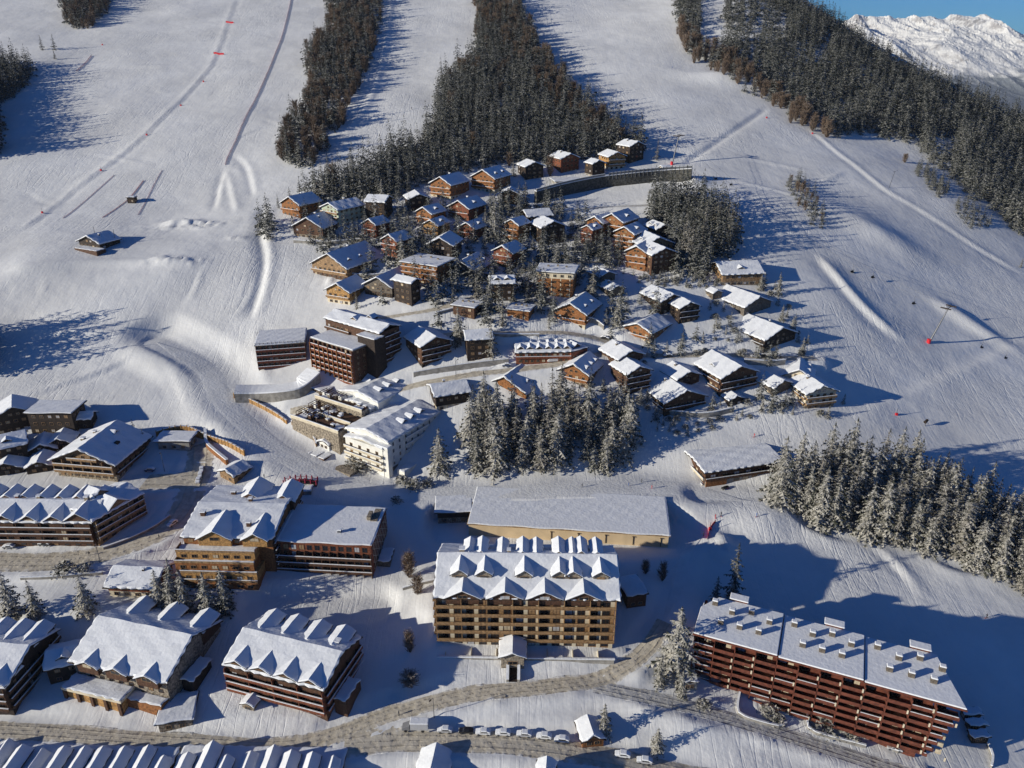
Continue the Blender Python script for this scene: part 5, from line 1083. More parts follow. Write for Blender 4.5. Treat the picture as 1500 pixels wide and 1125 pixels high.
# ---- big brown tower and grey balcony block
def slab_block(name, roofpx, top_base, wallm, label, hmin, hmax, cols, fls, bal, balm, frame, fl_first=0.2, side=True, group=None, roofm='dark', fhh=2.85):
    (t, b_) = top_base; zg = P(*b_)[2]; z = min(max(ztop(t, b_), zg + hmin), zg + hmax)
    FL, FR, BR = [atZ(u, v, z) for u, v in roofpx]
    o, wd, yaw = frame_AB(name, (FL[0], FL[1], zg), (FR[0], FR[1], zg), label, 'building', group); D = local(o, BR)[1]; h_ = z - zg
    MB().box(0, wd, 0, D, -9, h_).build('wall', wallm, o); flat_roof(o, 0, wd, 0, D, h_, roofm, .5)
    facade(o, 0, 0, 0, wd, h_ - fls * fhh, fls, fhh, cols, min(1.8, wd / cols * .55), 1.5, frame, bal, balm, posts=cols if bal else 0, balfloors=range(fls) if bal else None)
    if side: facade(o, wd, 0, 90, D, h_ - fls * fhh, fls, fhh, max(2, int(D / 4)), 1.2, 1.3, frame)
    foot(o, 0, wd, 0, D); return o, wd, D, h_, yaw
o, wd, D, h_, yaw = slab_block('tower_block', [(456,495),(517,514),(537,499)], ((517,514),(523,567)), 'brown', 'tall red brown residence tower with ribbed balconies at the left of the village', 16, 24, 9, 6, 1.3, 'red', 'tan', roofm='concrete')
MB().box(-0.3, wd + .3, -.4, D * .98, -6, 2.2).build('stone_base', 'cream', o)
b = MB()
for i in range(10): b.box(wd * (i + .02) / 9.2, wd * (i + .02) / 9.2 + .35, -1.75, -1.3, 2.2, h_ - 1.5 - .8 * (i % 2))
b.build('facade_rib', 'orange', o)
H2 = h_ + 5.5
MB().box(-4, wd + 4.5, D, D + 13, -8, H2).build('rear_wall', 'brown', o); roof_gable(o, -4, wd + 4.5, D, D + 13, H2, 2.2, 'x', .8)
MB().box(wd - 5, wd + 6, D - 5, D + 2, -8, H2 - 1.2).build('stair_tower', 'dark', o); snow_sheet(o, wd - 5.4, wd + 6.4, D - 5.4, D + 1, lambda x, y: H2 - 1.2, .4)
facade(o, wd + 4.5, D, 90, 13, 3, 7, 2.85, 3, 1.3, 1.4, 'tan', 1.0, 'brown'); facade(o, -4, D, 0, wd * .6, h_ + 1.0, 1, 2.8, 5, 1.6, 1.4, 'tan', 1.2, 'brown', balfloors=(0,))
dormer(o, wd * .45, D + 3, H2 + .6, 3.4, 1.4, 5, 0, 32, 'brown'); dormer(o, wd * .65, D + 8, H2 + 1.2, 3.0, 1.4, 4, 0, 32, 'brown')
foot(o, -4, wd + 5, D, D + 13)
o, wd, D, h_, yaw = slab_block('apartment_block', [(374,507),(446,502),(441,482)], ((374,507),(380,543)), 'grey', 'grey and rust balconied block with a snowy flat roof left of the brown tower', 10, 16, 9, 4, 1.2, 'rust', 'tan', roofm='stone')
b = MB(); n = 12
for i in range(n + 1): b.box(wd * i / n - .08, wd * i / n + .08, -.25, -.05, h_ - .5, h_ + 1.5)
b.box(0, wd, -.22, -.08, h_ + 1.1, h_ + 1.2); b.build('roof_railing', 'dark', o)
# curved snow covered bastion with a concrete front in front of the tower
path = resample([P(345, 590), P(375, 590), P(410, 588), P(440, 583), P(457, 572), P(470, 560)], 2.0)
def wall_ribbon(name, path, h_, th, m, label, cat='wall', cap=0.3, kind_=None, base=-3, top=None, batter=0, posts=0, group=None):
    c0 = path[0]; o = empty(name, (c0[0], c0[1], c0[2]), 0, label, cat, group); n = len(path); tg = np.gradient(path[:, :2], axis=0); tg /= np.linalg.norm(tg, axis=1)[:, None] + 1e-9; nn = np.c_[-tg[:, 1], tg[:, 0]]
    g = path[:, 2] if top is None else np.interp(np.arange(n), [0, n - 1], top)
    V = []; F_ = []; V2 = []; F2 = []
    for i in range(n):
        x, y = path[i, 0] - c0[0], path[i, 1] - c0[1]; z = g[i] - c0[2]; zb = path[i, 2] - c0[2] + base; a, b_ = nn[i]
        V += [(x, y, zb), (x + a * th, y + b_ * th, zb), (x + a * th, y + b_ * th, z + h_), (x, y, z + h_)]
        V2 += [(x - a * .1, y - b_ * .1, z + h_ + .003), (x + a * (th + .1), y + b_ * (th + .1), z + h_ + .003), (x + a * (th + .1), y + b_ * (th + .1), z + h_ + cap), (x - a * .1, y - b_ * .1, z + h_ + cap)]
        if i:
            q = 4 * (i - 1); r_ = 4 * i
            for L_ in (F_, F2): L_ += [(q + k, r_ + k, r_ + (k + 1) % 4, q + (k + 1) % 4) for k in range(4)]
    for L_ in (F_, F2): L_ += [(3, 2, 1, 0), tuple(4 * (n - 1) + k for k in range(4))]
    b = MB(); b.add(V, F_); b.build('wall', m, o)
    if cap: b = MB(); b.add(V2, F2); b.build('snow_line', 'snow', o)
    if posts:
        b = MB()
        for i in range(0, n, posts):
            x, y = path[i, 0] - c0[0], path[i, 1] - c0[1]; z = g[i] - c0[2]; b.box(x - .16, x + .16, y - .16, y + .16, z - 3, z + h_ + .5)
        b.build('post', m, o)
    return o
wall_ribbon('retaining_wall', path, 4.6, 9.0, 'concrete', 'curved concrete retaining wall under a broad snow deck in front of the brown tower', cap=.7)
wall_ribbon('timber_wall', resample([P(343,583),(P(365,590)),P(400,608),P(420,622)], 2), 2.2, .5, 'honey', 'honey coloured timber wall along the piste above the white hotel', cap=.15, posts=2)
wall_ribbon('timber_wall', resample([P(427,622),P(445,630),P(458,642),P(463,655)], 2), 1.8, .5, 'tan', 'short tan wall with snow cap at the piste edge by the white cabin', cap=.5)
# ---- long retaining wall with gallery at the top of the village
pw = resample([P(786,298), P(830,286), P(880,276), P(930,270), P(975,266), P(1012,264)], 2.5)
wall_ribbon('retaining_wall', pw, 7.5, 2.5, 'shadestone', 'long dark curved retaining wall above the village', cap=.4, base=-6)
pf = pw.copy(); pf[:, 2] += 7.9
wall_ribbon('railing', pf[len(pf) // 2:], 1.5, .12, 'metal', 'steel railing along the right half of the curved retaining wall', 'railing', cap=.12, base=0, posts=1)
wall_ribbon('road_barrier', pf[:len(pf) // 2], 1.2, .4, 'concrete', 'blue grey barrier along the left half of the curved retaining wall', 'barrier', cap=.15, base=0)

# ---- timber hotel (left of centre) and its long flat wing
A, B = P(263, 850), P(372, 874)
zg = P(366, 872)[2]
z = zg + 17.0; FL = atZ(268, 786, z); FR = atZ(398, 789, z); BR = atZ(428, 716, z)
o, wd, yaw = frame_AB('timber_hotel', (FL[0], FL[1], zg), (FR[0], FR[1], zg), 'honey coloured timber hotel with four big snowy gables and stepped terraces', 'hotel')
D = local(o, BR)[1]; D = min(max(D, 26), 36); ze = z - zg
walls_gable(o, 0, wd, 0, D, -8, ze, 3.0, 'x', 'orange'); r_, zf = roof_gable(o, 0, wd, 0, D, ze, 3.0, 'x', .9)
for t, w2 in ((.37, 11.5), (.82, 8.5)): dormer(o, wd * t, -1.4, ze - .6, w2, .9, 13, 0, 30, 'honey', .8)
for t, w2 in ((.52, 10), (.92, 8)): dormer(o, wd * t, D + .6, ze - .2, w2, 1.4, 12, 180, 32, 'brown', .6)
chimney(o, wd * .12, D * .3, zf(0, D * .3), 1.8, 1.6, 'brown'); chimney(o, wd * .30, D * .75, zf(0, D * .75), 1.6, 1.5, 'brown'); chimney(o, wd * .58, D * .55, zf(0, D * .55), 1.6, 1.2, 'brown'); chimney(o, wd * .70, D * .15, zf(0, D * .15), 2.0, 1.4, 'brown')
facade(o, 0, 0, 0, wd, ze - 3, 1, 3, 9, 1.7, 1.6, 'honey')
for i, (dp, zt_) in enumerate(((4.5, ze - 3.1), (6.5, ze - 6.2), (8.0, ze - 9.3), (8.6, ze - 12.4))):
    e = wd * (.84 if i < 2 else .88); s0 = -1.2 if i < 2 else 1.0
    q = MB().box(s0, e, -dp, -.02 * (i + 1), zt_ - 3.08, zt_ - .02).build('terrace_storey', ('honey', 'orange')[i % 2 == 1], o)
    snow_sheet(q, s0 + .3, e - .3, -dp + .5, -.1 if i == 0 else -(4.5, 6.5, 8.0, 8.6)[i - 1] - .05, lambda x, y: zt_ - .02, .22)
    b = MB(); b.box(s0 - .1, e + .1, -dp - .1, -dp + .05, zt_ - .0, zt_ + .95).box(s0 - .1, s0 + .05, -dp + .05, 0, zt_, zt_ + .95); q2 = b.build('balcony', 'tan', o); MB().box(s0 - .2, e + .2, -dp - .2, -dp + .15, zt_ + .953, zt_ + 1.1).build('snow_line', 'snow', q2)
    facade(o, s0, -dp, 0, e - s0, zt_ - 3.0, 1, 3, 7, 2.0, 1.5, 'tan', sill=.6)
facade(o, wd, 0, 90, D, 2, 5, 3, 6, 1.3, 1.4, 'brown', 1.0, 'brown')
foot(o, -1, wd, -8, D)
zw = zg + 14.2; FL2 = atZ(397, 793, zw); FR2 = atZ(543, 800, zw); BR2 = atZ(566, 746, zw)
o, wd, yaw = frame_AB('apartment_block', (FL2[0], FL2[1], zg), (FR2[0], FR2[1], zg), 'long red brown block with a wide flat snow roof right of the timber hotel')
D = min(max(local(o, BR2)[1], 18), 26); ze = zw - zg
MB().box(0.1, wd, 0, D, -7, ze).build('wall', 'red', o); r_ = flat_roof(o, .1, wd, 0, D, ze, 'red', .4)
facade(o, 0.1, 0, 0, wd - .1, ze - 2.85 * 5, 5, 2.8, 12, 1.9, 1.6, 'brown', 1.4, 'brown', posts=12, balfloors=(0, 1, 2, 3), panels='red')
b = MB()
for i in range(5):   # the zigzag lattice of the end wall
    for j in range(4):
        y = D * (.08 + .18 * i); zz = ze - 2.6 - 2.85 * j; b.bar((0, y, zz), (0, y + D * .09, zz + 1.4), .12, 4).bar((0, y + D * .09, zz + 1.4), (0, y + D * .18, zz), .12, 4).bar((0, y, zz), (0, y + D * .09, zz - 1.4), .12, 4).bar((0, y + D * .09, zz - 1.4), (0, y + D * .18, zz), .12, 4)
b.build('lattice', 'cream', o, loc=(wd + .12, 0, 0)); facade(o, wd, 0, 90, D, ze - 2.85 * 5, 5, 2.8, 5, 1.2, 1.3, 'brown')
chimney(o, wd * .64, D * .28, ze + .5, 1.0, 1.3, 'metal'); MB().box(wd * .86, wd * .9, D * .62, D * .8, ze + .3, ze + 2.2).build('roof_vent', 'stone', o); MB().box(wd * .9, wd * .97, D * .6, D * .95, ze + .3, ze + .9).build('roof_hatch', 'stone', o)
MB().box(wd + .5, wd + 5, D * .2, D * .55, -5, 4.2).build('annex_wall', 'grey', o); snow_sheet(o, wd + .5, wd + 5, D * .2, D * .55, lambda x, y: 4.2, .4)
foot(o, 0, wd, 0, D)
# small house below the street
o, dm = chalet((153,822,238,878), -4, 's', 'red', 'low red brown house with a wide white roof below the street', 0.8, 'bC', 'cream', name='house', group=None, hmax=8)
# ---- wide gabled chalet hotel
A, B = P(86, 697), P(178, 700); zg = min(A[2], B[2])
o, wd, yaw = frame_AB('chalet_hotel', A, B, 'wide gabled chalet hotel with tan balconies, one roof slope white and the other blue', 'hotel')
o.rotation_euler.z += R(-6); D = 24; ze = 8.6; rh = wd / 2 * math.tan(R(23))
walls_gable(o, 0, wd, 0, D, -6, ze, rh, 'y', 'stone', upper='tan', zsplit=3.0); r_, zf = roof_gable(o, 0, wd, 0, D, ze, rh, 'y', 2.0)
facade(o, 0, 0, 0, wd, .2, 3, 3.0, 8, 1.6, 1.6, 'tan', 1.6, 'tan', posts=6, balfloors=(1, 2)); facade(o, wd * .25, 0, 0, wd * .5, ze + .3, 1, 3, 3, 1.5, 1.2, 'tan', 1.2, 'tan', balfloors=(0,))
facade(o, wd, 0, 90, D, .2, 3, 3.0, 6, 1.4, 1.4, 'tan', 1.2, 'brown', balfloors=(1, 2))
chimney(o, wd * .28, D * .4, zf(wd * .28, 0), 1.4, 1.5); chimney(o, wd * .35, D * .62, zf(wd * .35, 0), 1.2, 1.2); dormer(o, wd * .66, D * .7, zf(wd * .66, 0) - .3, 2.6, .9, 3, 90, 28, 'dark'); MB().box(wd*.78, wd*.84, D*.42, D*.5, zf(wd*.8,0), zf(wd*.8,0)+1).build('roof_window', 'dark', o)
foot(o, 0, wd, 0, D)
# ---- residence row along the street (left)
def row_residence(A, B, D, floors, ndf, ndb, wallm, balm, label, name='residence_row', pitch=17, fh=2.8, endwall=True, cols=None, dw=5.0, ze=None, side_bal=True, dp=33, back=True, big=(), x_lo=0.0):
    o, wd, yaw = frame_AB(name, A, B, label); ze = ze or floors * fh; rh = D / 2 * math.tan(R(pitch)); cols = cols or int(wd / 4)
    walls_gable(o, 0, wd, 0, D, -8, ze, rh, 'x', wallm); r_, zf = roof_gable(o, 0, wd, 0, D, ze, rh, 'x', .9)
    facade(o, 0, 0, 0, wd, 0.2, floors, fh, min(cols, int(96 / floors)), 1.9, 1.5, 'brown', 1.4, balm, posts=max(3, cols // 2))
    facade(o, wd, 0, 90, D, 0.2, floors, fh, 4, 1.3, 1.4, 'brown', 1.0 if side_bal else 0, balm)
    for k in range(ndf):
        t = (k + .5) / ndf; w2 = dw * (1.6 if k in big else 1)
        dormer(o, wd * t, -.3, ze - .3, w2, 1.2, min(D * .46, (1.2 + w2 / 2 * math.tan(R(dp))) / math.tan(R(pitch))), 0, dp, wallm, .6)
    if back:
        for k in range(ndb):
            t = (k + .5) / ndb; dormer(o, wd * t, D - .2, ze + .2, dw * .9, 2.2, D * .42, 180, dp, wallm, .5)
    foot(o, 0, wd, 0, D); return o, wd, zf, ze
o, wd, zf, ze = row_residence(P(-70, 800), P(142, 800), 19, 4, 6, 8, 'brown', 'brown', 'red brown residence with saw tooth snowy gables along the street at the left edge', big=(5,), dw=6.0)
chimney(o, wd * .9, 9.5, zf(0, 9.5), 1.8, 1.4, 'stone'); chimney(o, wd * .55, 11, zf(0, 11), 1.4, 1.3, 'stone'); chimney(o, wd * .4, 11, zf(0, 11), 1.4, 1.3, 'red')
o, wd, zf, ze = row_residence(P(146, 800), P(213, 752), 15, 4, 1, 1, 'tan', 'tan', 'tan end house of the gabled row, turning the corner to the car park', name='residence', dw=8)
chimney(o, wd * .4, 9, zf(0, 9), 1.6, 1.3, 'stone')
for i, (bx, lb) in enumerate((((84,782,112,800),'small kiosk with a blue shaded roof in front of the gabled row'), ((28,783,52,798),'snow topped shop awning hut at the left of the street'), ((140,775,160,790),'white topped hut beside the end house of the gabled row'))):
    chalet(bx, -15, 'g', 'dark', lb, .8, '', None, name='kiosk', group=None, hmax=4.5)
# ---- dark houses at the upper left corner of the resort
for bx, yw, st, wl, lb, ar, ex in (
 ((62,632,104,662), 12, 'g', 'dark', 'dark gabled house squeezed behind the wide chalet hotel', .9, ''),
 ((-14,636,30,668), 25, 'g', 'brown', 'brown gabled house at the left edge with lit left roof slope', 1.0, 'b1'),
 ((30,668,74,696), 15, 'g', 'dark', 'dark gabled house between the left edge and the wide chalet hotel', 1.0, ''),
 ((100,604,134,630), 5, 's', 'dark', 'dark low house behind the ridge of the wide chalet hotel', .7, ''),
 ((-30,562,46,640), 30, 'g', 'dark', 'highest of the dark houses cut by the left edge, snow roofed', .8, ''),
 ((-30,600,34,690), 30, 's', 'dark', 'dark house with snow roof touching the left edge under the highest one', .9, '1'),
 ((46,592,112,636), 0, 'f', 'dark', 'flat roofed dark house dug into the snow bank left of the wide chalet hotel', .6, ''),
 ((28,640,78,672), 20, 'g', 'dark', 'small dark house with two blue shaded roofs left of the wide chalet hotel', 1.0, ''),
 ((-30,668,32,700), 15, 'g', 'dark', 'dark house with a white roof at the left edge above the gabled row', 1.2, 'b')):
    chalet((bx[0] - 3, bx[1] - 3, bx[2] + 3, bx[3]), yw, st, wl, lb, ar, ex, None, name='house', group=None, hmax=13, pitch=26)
# ---- curved timber wall, garage portal and hut by the car park
wall_ribbon('timber_wall', resample([P(230,640),P(250,634),P(275,632),P(305,645),P(335,655),P(358,668)], 2), 2.6, .5, 'honey', 'curved honey coloured timber palisade above the garage ramp', cap=.12, posts=1)
wall_ribbon('ramp_wall', resample([P(300,636),P(302,655),P(315,668),P(332,682)], 2), 2.6, 1.0, 'orange', 'curved orange parapet of the garage ramp', cap=.45)
o, _ = chalet((228,632,282,660), 0, 'f', 'concrete', 'low garage entrance with snow on its roof at the end of the street', .6, '', None, name='garage', group=None, hmax=5)
o, _ = chalet((314,668,364,710), -32, 'g', 'tan', 'small tan hut with a snow roof and arched openings beside the car park', 1.0, '', 'stone', name='hut', group=None, hmax=6)
# ---- hall with timber columns, lower left
A, B = P(112, 1040), P(250, 1062); zg = min(A[2], B[2]); z = zg + 12
FL = atZ(103, 968, z); FR = atZ(243, 1000, z)
o, wd, yaw = frame_AB('festival_hall', (FL[0], FL[1], zg), (FR[0], FR[1], zg), 'hall with three front gables and a sunny timber column front at the lower left', 'hall')
D = 27; ze = 12; pit = 22; rh = D / 2 * math.tan(R(pit))
walls_gable(o, 0.5, wd - .5, 0.5, D, -8, ze, rh, 'x', 'stone'); r_, zf = roof_gable(o, .5, wd - .5, .5, D, ze, rh, 'x', 1.1)
for t in (.2, .5, .82): dormer(o, wd * t, -.8, ze - .6, 7.4, .8, 8, 0, 26, 'brown', .6)
for t in (.2, .55, .9): dormer(o, wd * t, D + .3, ze, 6.5, 2.6, 9, 180, 28, 'brown', .5)
facade(o, .5, .5, 0, wd - 1, 6.0, 2, 2.9, 9, 1.7, 1.5, 'brown'); MB().box(wd, wd + 4, 6, 15, -6, 8).build('side_wing', 'dark', o); snow_sheet(o, wd, wd + 4.4, 5.6, 15.4, lambda x, y: 8.0, .45)
# podium with four column bays
pw_ = wd * .62; MB().box(.8, pw_, -5, .45, -8, 5.9).build('podium', 'honey', o)
q = MB().box(.2, pw_ + .5, -5.7, .4, 5.903, 6.8).build('podium_fascia', 'cream', o); snow_sheet(q, .3, pw_ + .4, -5.6, .35, lambda x, y: 6.8, .4)
for k in range(5): MB().box(-.5, .5, -.7, 0, -8, 5.9).build('column', 'brown', o, loc=(.8 + (pw_ - 1.6) * k / 4 + .2, -5.003, 0))
MB().box(pw_, wd - 1, -3, .45, -6, 5.2).build('podium_wing', 'orange', o); snow_sheet(o, pw_, wd - 1, -3, .4, lambda x, y: 5.2, .4)
MB().box(-14, wd - 4, -14, -5.7, -9, -2.8).build('plaza', 'stone', o); snow_sheet(o, -14, wd - 4, -14, -5.75, lambda x, y: -2.8, .3)
foot(o, 0, wd, -17, D)
chalet((54,935,122,1004), 18, 's', 'dark', 'house with a big blue shaded roof between the two halls at the lower left', 1.0, '1', None, name='house', group=None, hmax=9)
chalet((219,1024,284,1074), 12, 'f', 'stone', 'square pavilion with a plain snow roof and a teal sign band at the lower left', 1.0, '', None, name='pavilion', group=None, hmax=6)
# ---- corner house at the left edge
A, B = P(-95, 1035), P(22, 1048); o, wd, zf, ze = row_residence(A, B, 24, 4, 4, 4, 'dark', 'brown', 'dark house with white front gables cut by the left edge at the lower left', name='residence', pitch=20, dw=6.5, dp=28)
# ---- gabled residence, lower left centre
zg = P(478, 1052)[2]; z = zg + 12.5; FL = atZ(330, 972, z); FR = atZ(474, 1009, z)
A = (FL[0], FL[1], zg); B = (FR[0], FR[1], zg)
o, wd, zf, ze = row_residence(A, B, 22, 4, 4, 4, 'brown', 'red', 'brown residence with eight snowy gables in two rows at the bottom left of centre', name='residence', pitch=19, dw=6.6, ze=12.5, fh=2.9, dp=27)
dormer(o, wd * .28, -4.5, 1.0, 4.0, 2.2, 4, 0, 24, 'stone', .6); chimney(o, wd * .9, 15, zf(0, 15), 1.2, 1.6, 'stone')
MB().box(wd + 1, wd + 5, 3, 12, -6, 6).build('side_wing', 'brown', o); snow_sheet(o, wd + 1, wd + 5, 3, 12, lambda x, y: 6, .4)
# ---- saw tooth roofs along the bottom edge
zb = -9.0
def sawtooth(u0, u1, vtop, zroof, n, label, D=12, dv=0):
    A = atZ(u0, vtop, zroof); B = atZ(u1, vtop + dv, zroof); o, wd, yaw = frame_AB('gabled_terrace', (A[0], A[1], zb), (B[0], B[1], zb), label); o.location = Vector(o.location) + Matrix.Rotation(yaw, 3, 'Z') @ Vector((0, -D, 0)); h_ = zroof - zb
    MB().box(0, wd, 0, D, -4, h_ - 3.2).build('wall', 'brown', o); snow_sheet(o, 0, wd, 0.05, D, lambda x, y: h_ - 3.2, .4)
    for k in range(n): dormer(o, wd * (k + .5 + rnd.uniform(-.08, .08)) / n, rnd.uniform(-.8, .8), h_ - 3.4, wd / n * rnd.uniform(.62, .86), rnd.uniform(.3, 1.5), D - rnd.uniform(-.5, 4.5), 0, rnd.uniform(33, 40), 'brown', .35)
    facade(o, 0, 0, 0, wd, 1, 4, 2.8, int(wd / 4), 1.8, 1.5, 'brown', 1.3, 'brown'); foot(o, 0, wd, 0, D); return o
sawtooth(-60, 262, 1077, 3.0, 11, 'long row of steep snowy gables cut by the bottom edge, starting at the left corner', dv=6)
sawtooth(268, 508, 1080, 3.0, 8, 'shorter row of steep snowy gables cut by the bottom edge, right of the longer row', dv=4)
for a, b_, lb in ((600, 662, 'tip of a snowy gable roof at the bottom edge below the parked cars'), (782, 818, 'small white gable tip at the bottom edge under the road')):
    chalet((a, 1102 if a < 700 else 1116, b_, 1172), -6, 'g', 'brown', lb, 1.4, '', None, name='house', group=None, hmax=9, pitch=34)
# ---- kiosk by the parked cars
chalet((843,1069,888,1097), 10, 'g', 'orange', 'orange wooden kiosk with white gable roof at the end of the parked cars', 1.1, '', None, name='kiosk', group=None, hmax=4.5, pitch=28)
# ---- mountain hut on the piste and the start hut
o, dm = chalet((104,334,166,367), -25, 'g', 'dark', 'dark wooden mountain hut with two masts standing on the upper left piste', .8, 'C', None, name='hut', group=None, hmax=8)
w_, d_, ze, rh = dm
for sx in (-1, 1): MB().bar((0, 0, -2), (0, 0, ze + 6), .16, 5).build('mast', 'metal', o, loc=(sx * w_ * .48, d_ * .3, 0))
MB().box(-w_ * .3, w_ * .75, -d_ * .95, -d_ * .5, -3, 1.4).build('deck', 'brown', o); snow_sheet(o, -w_ * .3, w_ * .75, -d_ * .95, -d_ * .5, lambda x, y: 1.4, .3)
chalet((186,287,199,298), 0, 'f', 'dark', 'small black start hut in the middle of the slalom nets', .8, '', None, name='hut', group=None, hmax=5)
# ================================================================ vehicles, lifts, nets, people
def road_dir(key, p):
    path = ROADS[key][0]; k = int(np.argmin(np.hypot(path[:, 0] - p[0], path[:, 1] - p[1]))); k = min(max(k, 1), len(path) - 2); d = path[k + 1] - path[k - 1]
    return math.atan2(d[1], d[0])
CAR = {}
def car_meshes():
    b = MB(); prof = [(-2.15, .35), (-2.2, .75), (-1.95, .98), (-1.1, 1.02), (-.55, 1.45), (.9, 1.5), (1.75, 1.1), (2.1, .95), (2.15, .4)]
    n = len(prof); b.add([(x, -.85 + (.12 if z > 1.2 else 0), z) for x, z in prof] + [(x, .85 - (.12 if z > 1.2 else 0), z) for x, z in prof], [tuple(range(n))[::-1], tuple(range(n, 2 * n))] + [(i, (i + 1) % n, n + (i + 1) % n, n + i) for i in range(n)]); CAR['body'] = b
    g = MB(); g.add([(-.98, -.79, 1.05), (.0, -.79, 1.05), (.0, -.745, 1.42), (-.52, -.745, 1.4)], [(0,1,2,3)]); g.add([(.08, -.79, 1.05), (1.6, -.79, 1.08), (.95, -.745, 1.42), (.08, -.745, 1.42)], [(0,1,2,3)])
    g.add([(-.98, .79, 1.05), (.0, .79, 1.05), (.0, .745, 1.42), (-.52, .745, 1.4)], [(3,2,1,0)]); g.add([(.08, .79, 1.05), (1.6, .79, 1.08), (.95, .745, 1.42), (.08, .745, 1.42)], [(3,2,1,0)])
    g.xf(Matrix.Diagonal((1, 1.09, 1, 1))); g.add([(-1.09, -.7, 1.05), (-1.09, .7, 1.05), (-.60, .62, 1.44), (-.60, -.62, 1.44)], [(0,1,2,3)]); CAR['glass'] = g
    w_ = MB(); w_.bar((0, -.11, 0), (0, .11, 0), .33, 14); CAR['wheel'] = w_; h = MB(); h.bar((0, -.125, 0), (0, .125, 0), .18, 10); CAR['hub'] = h
    s_ = MB(); s_.box(-.1, .1, -.16, .16, 0, .14); CAR['lamp'] = s_
car_meshes()
def car(u, v, yaw, col, label, snowy=True, name='parked_car', group='parked cars', key=None, van=False):
    p = P(u, v); yaw = road_dir(key, p) if key else R(yaw)
    o = empty(name, p + np.array([0, 0, .1]), yaw, label, 'van' if van else 'car', group)
    bd = MB(); bd.v = list(CAR['body'].v); bd.f = list(CAR['body'].f)
    if van: bd = MB(); bd.box(-1.1, 2.6, -.95, .95, .4, 2.3).prism([(-2.4, -.9), (-1.1, -.95), (-1.1, .95), (-2.4, .9)], .4, [1.1, 2.1, 2.1, 1.1])
    bd.build('body', col, o, bevel=0.08)
    if not van: g = MB(); g.v = list(CAR['glass'].v); g.f = list(CAR['glass'].f); g.build('window', 'glass', o)
    for sx in (-1.35, 1.3):
        for sy in (-.8, .8):
            q = MB(); q.v = list(CAR['wheel'].v); q.f = list(CAR['wheel'].f); wq = q.build('wheel', 'black', o, loc=(sx, sy, .33)); h = MB(); h.v = list(CAR['hub'].v); h.f = list(CAR['hub'].f); h.build('rim', 'metal', wq)
    for sy in (-.6, .6): q = MB(); q.v = list(CAR['lamp'].v); q.f = list(CAR['lamp'].f); q.build('headlight', 'white', o, loc=(-2.17, sy, .72))
    if snowy:
        zt = 2.3 if van else 1.47
        b = MB(); b.box(-1.15 if van else -.75, 2.7 if van else 1.15, -.84, .84, zt, zt + .42).build('snow_cover', 'snow', o, bevel=.16)
        if not van: b = MB(); b.prism([(-2.25, -.8), (-.85, -.8), (-.85, .8), (-2.25, .8)], [.9, 1.05, 1.05, .9], [1.15, 1.5, 1.5, 1.15]).build('bonnet_snow', 'snow', o, bevel=.1); MB().prism([(1.1, -.78), (2.2, -.78), (2.2, .78), (1.1, .78)], [1.2, .95, .95, 1.2], [1.8, 1.25, 1.25, 1.8]).build('boot_snow', 'snow', o, bevel=.1)
    return o
for u, v, col, sn, lb in (
    (652,1072,'carsilver',1,'snow capped silver car parked just right of the small truck'),(683,1073,'carblack',0,'black car between snow covered ones, the only one without snow'),(708,1075,'carwhite',1,'car under thick snow right of the black one'),(737,1076,'carwhite',1,'snow covered light car with a dark side, in the middle of the parked row'),
    (768,1078,'carsilver',1,'car under smooth snow, third from the kiosk end'),(797,1081,'carwhite',1,'car under thick snow, second from the kiosk'),(823,1086,'carblue',1,'snow covered dark blue car next to the kiosk'),(912,1108,'carwhite',1,'car buried in snow, first one right of the kiosk'),(944,1117,'carsilver',1,'car buried in snow, second one right of the kiosk')):
    car(u, v, 0, col, lb, bool(sn), key='lower_road', group='cars parked below the snow bank')
car(809,530,0,'carwhite','white van standing on the village road before the row house',True,name='van',group=None,key='village_road',van=True)
for u, v, col, key, sn, lb in ((742,537,'carblue','village_road',1,'snow capped car on the village road left of the white van'),(886,497,'carblack','village_lane',1,'dark car under snow at the bend of the village lane'),(1106,523,'carsilver','village_road',0,'silver car at the side of the village road under the bright roofed chalet'),(1118,524,'carblack','village_road',0,'black car next to the silver one on the village road'),(978,523,'carblack','village_road',1,'dark car beside the village road below the orange pale roofed chalet'),
    (1145,527,'cargrey','village_road',0,'grey car near the cream chalets at the end of the village road'),(120,795,'carred','street',0,'bright red car beside the street in front of the gabled row'),(220,690,'carblue','parking',1,'dark car under snow standing alone in the shaded car park'),
    (296,690,'carsilver','street',1,'topmost of the three snow covered cars at the right side of the car park'),(294,698,'carblack','street',1,'middle one of three snow covered cars at the right side of the car park'),(291,706,'carwhite','street',1,'lowest of the three snow covered cars at the right side of the car park'),(253,769,'carwhite','street',1,'white car on the shaded ramp beside the street'),
    (66,799,'carblack','street',1,'snow capped dark car at the kerb in front of the gabled row'),(14,803,'cargrey','street',1,'grey car with snow at the left end of the street'),(1310,1098,'carsilver','service_road',0,'silver car before the right end of the rust red residence')):
    car(u, v, 0, col, lb, bool(sn), key=key, group=None)
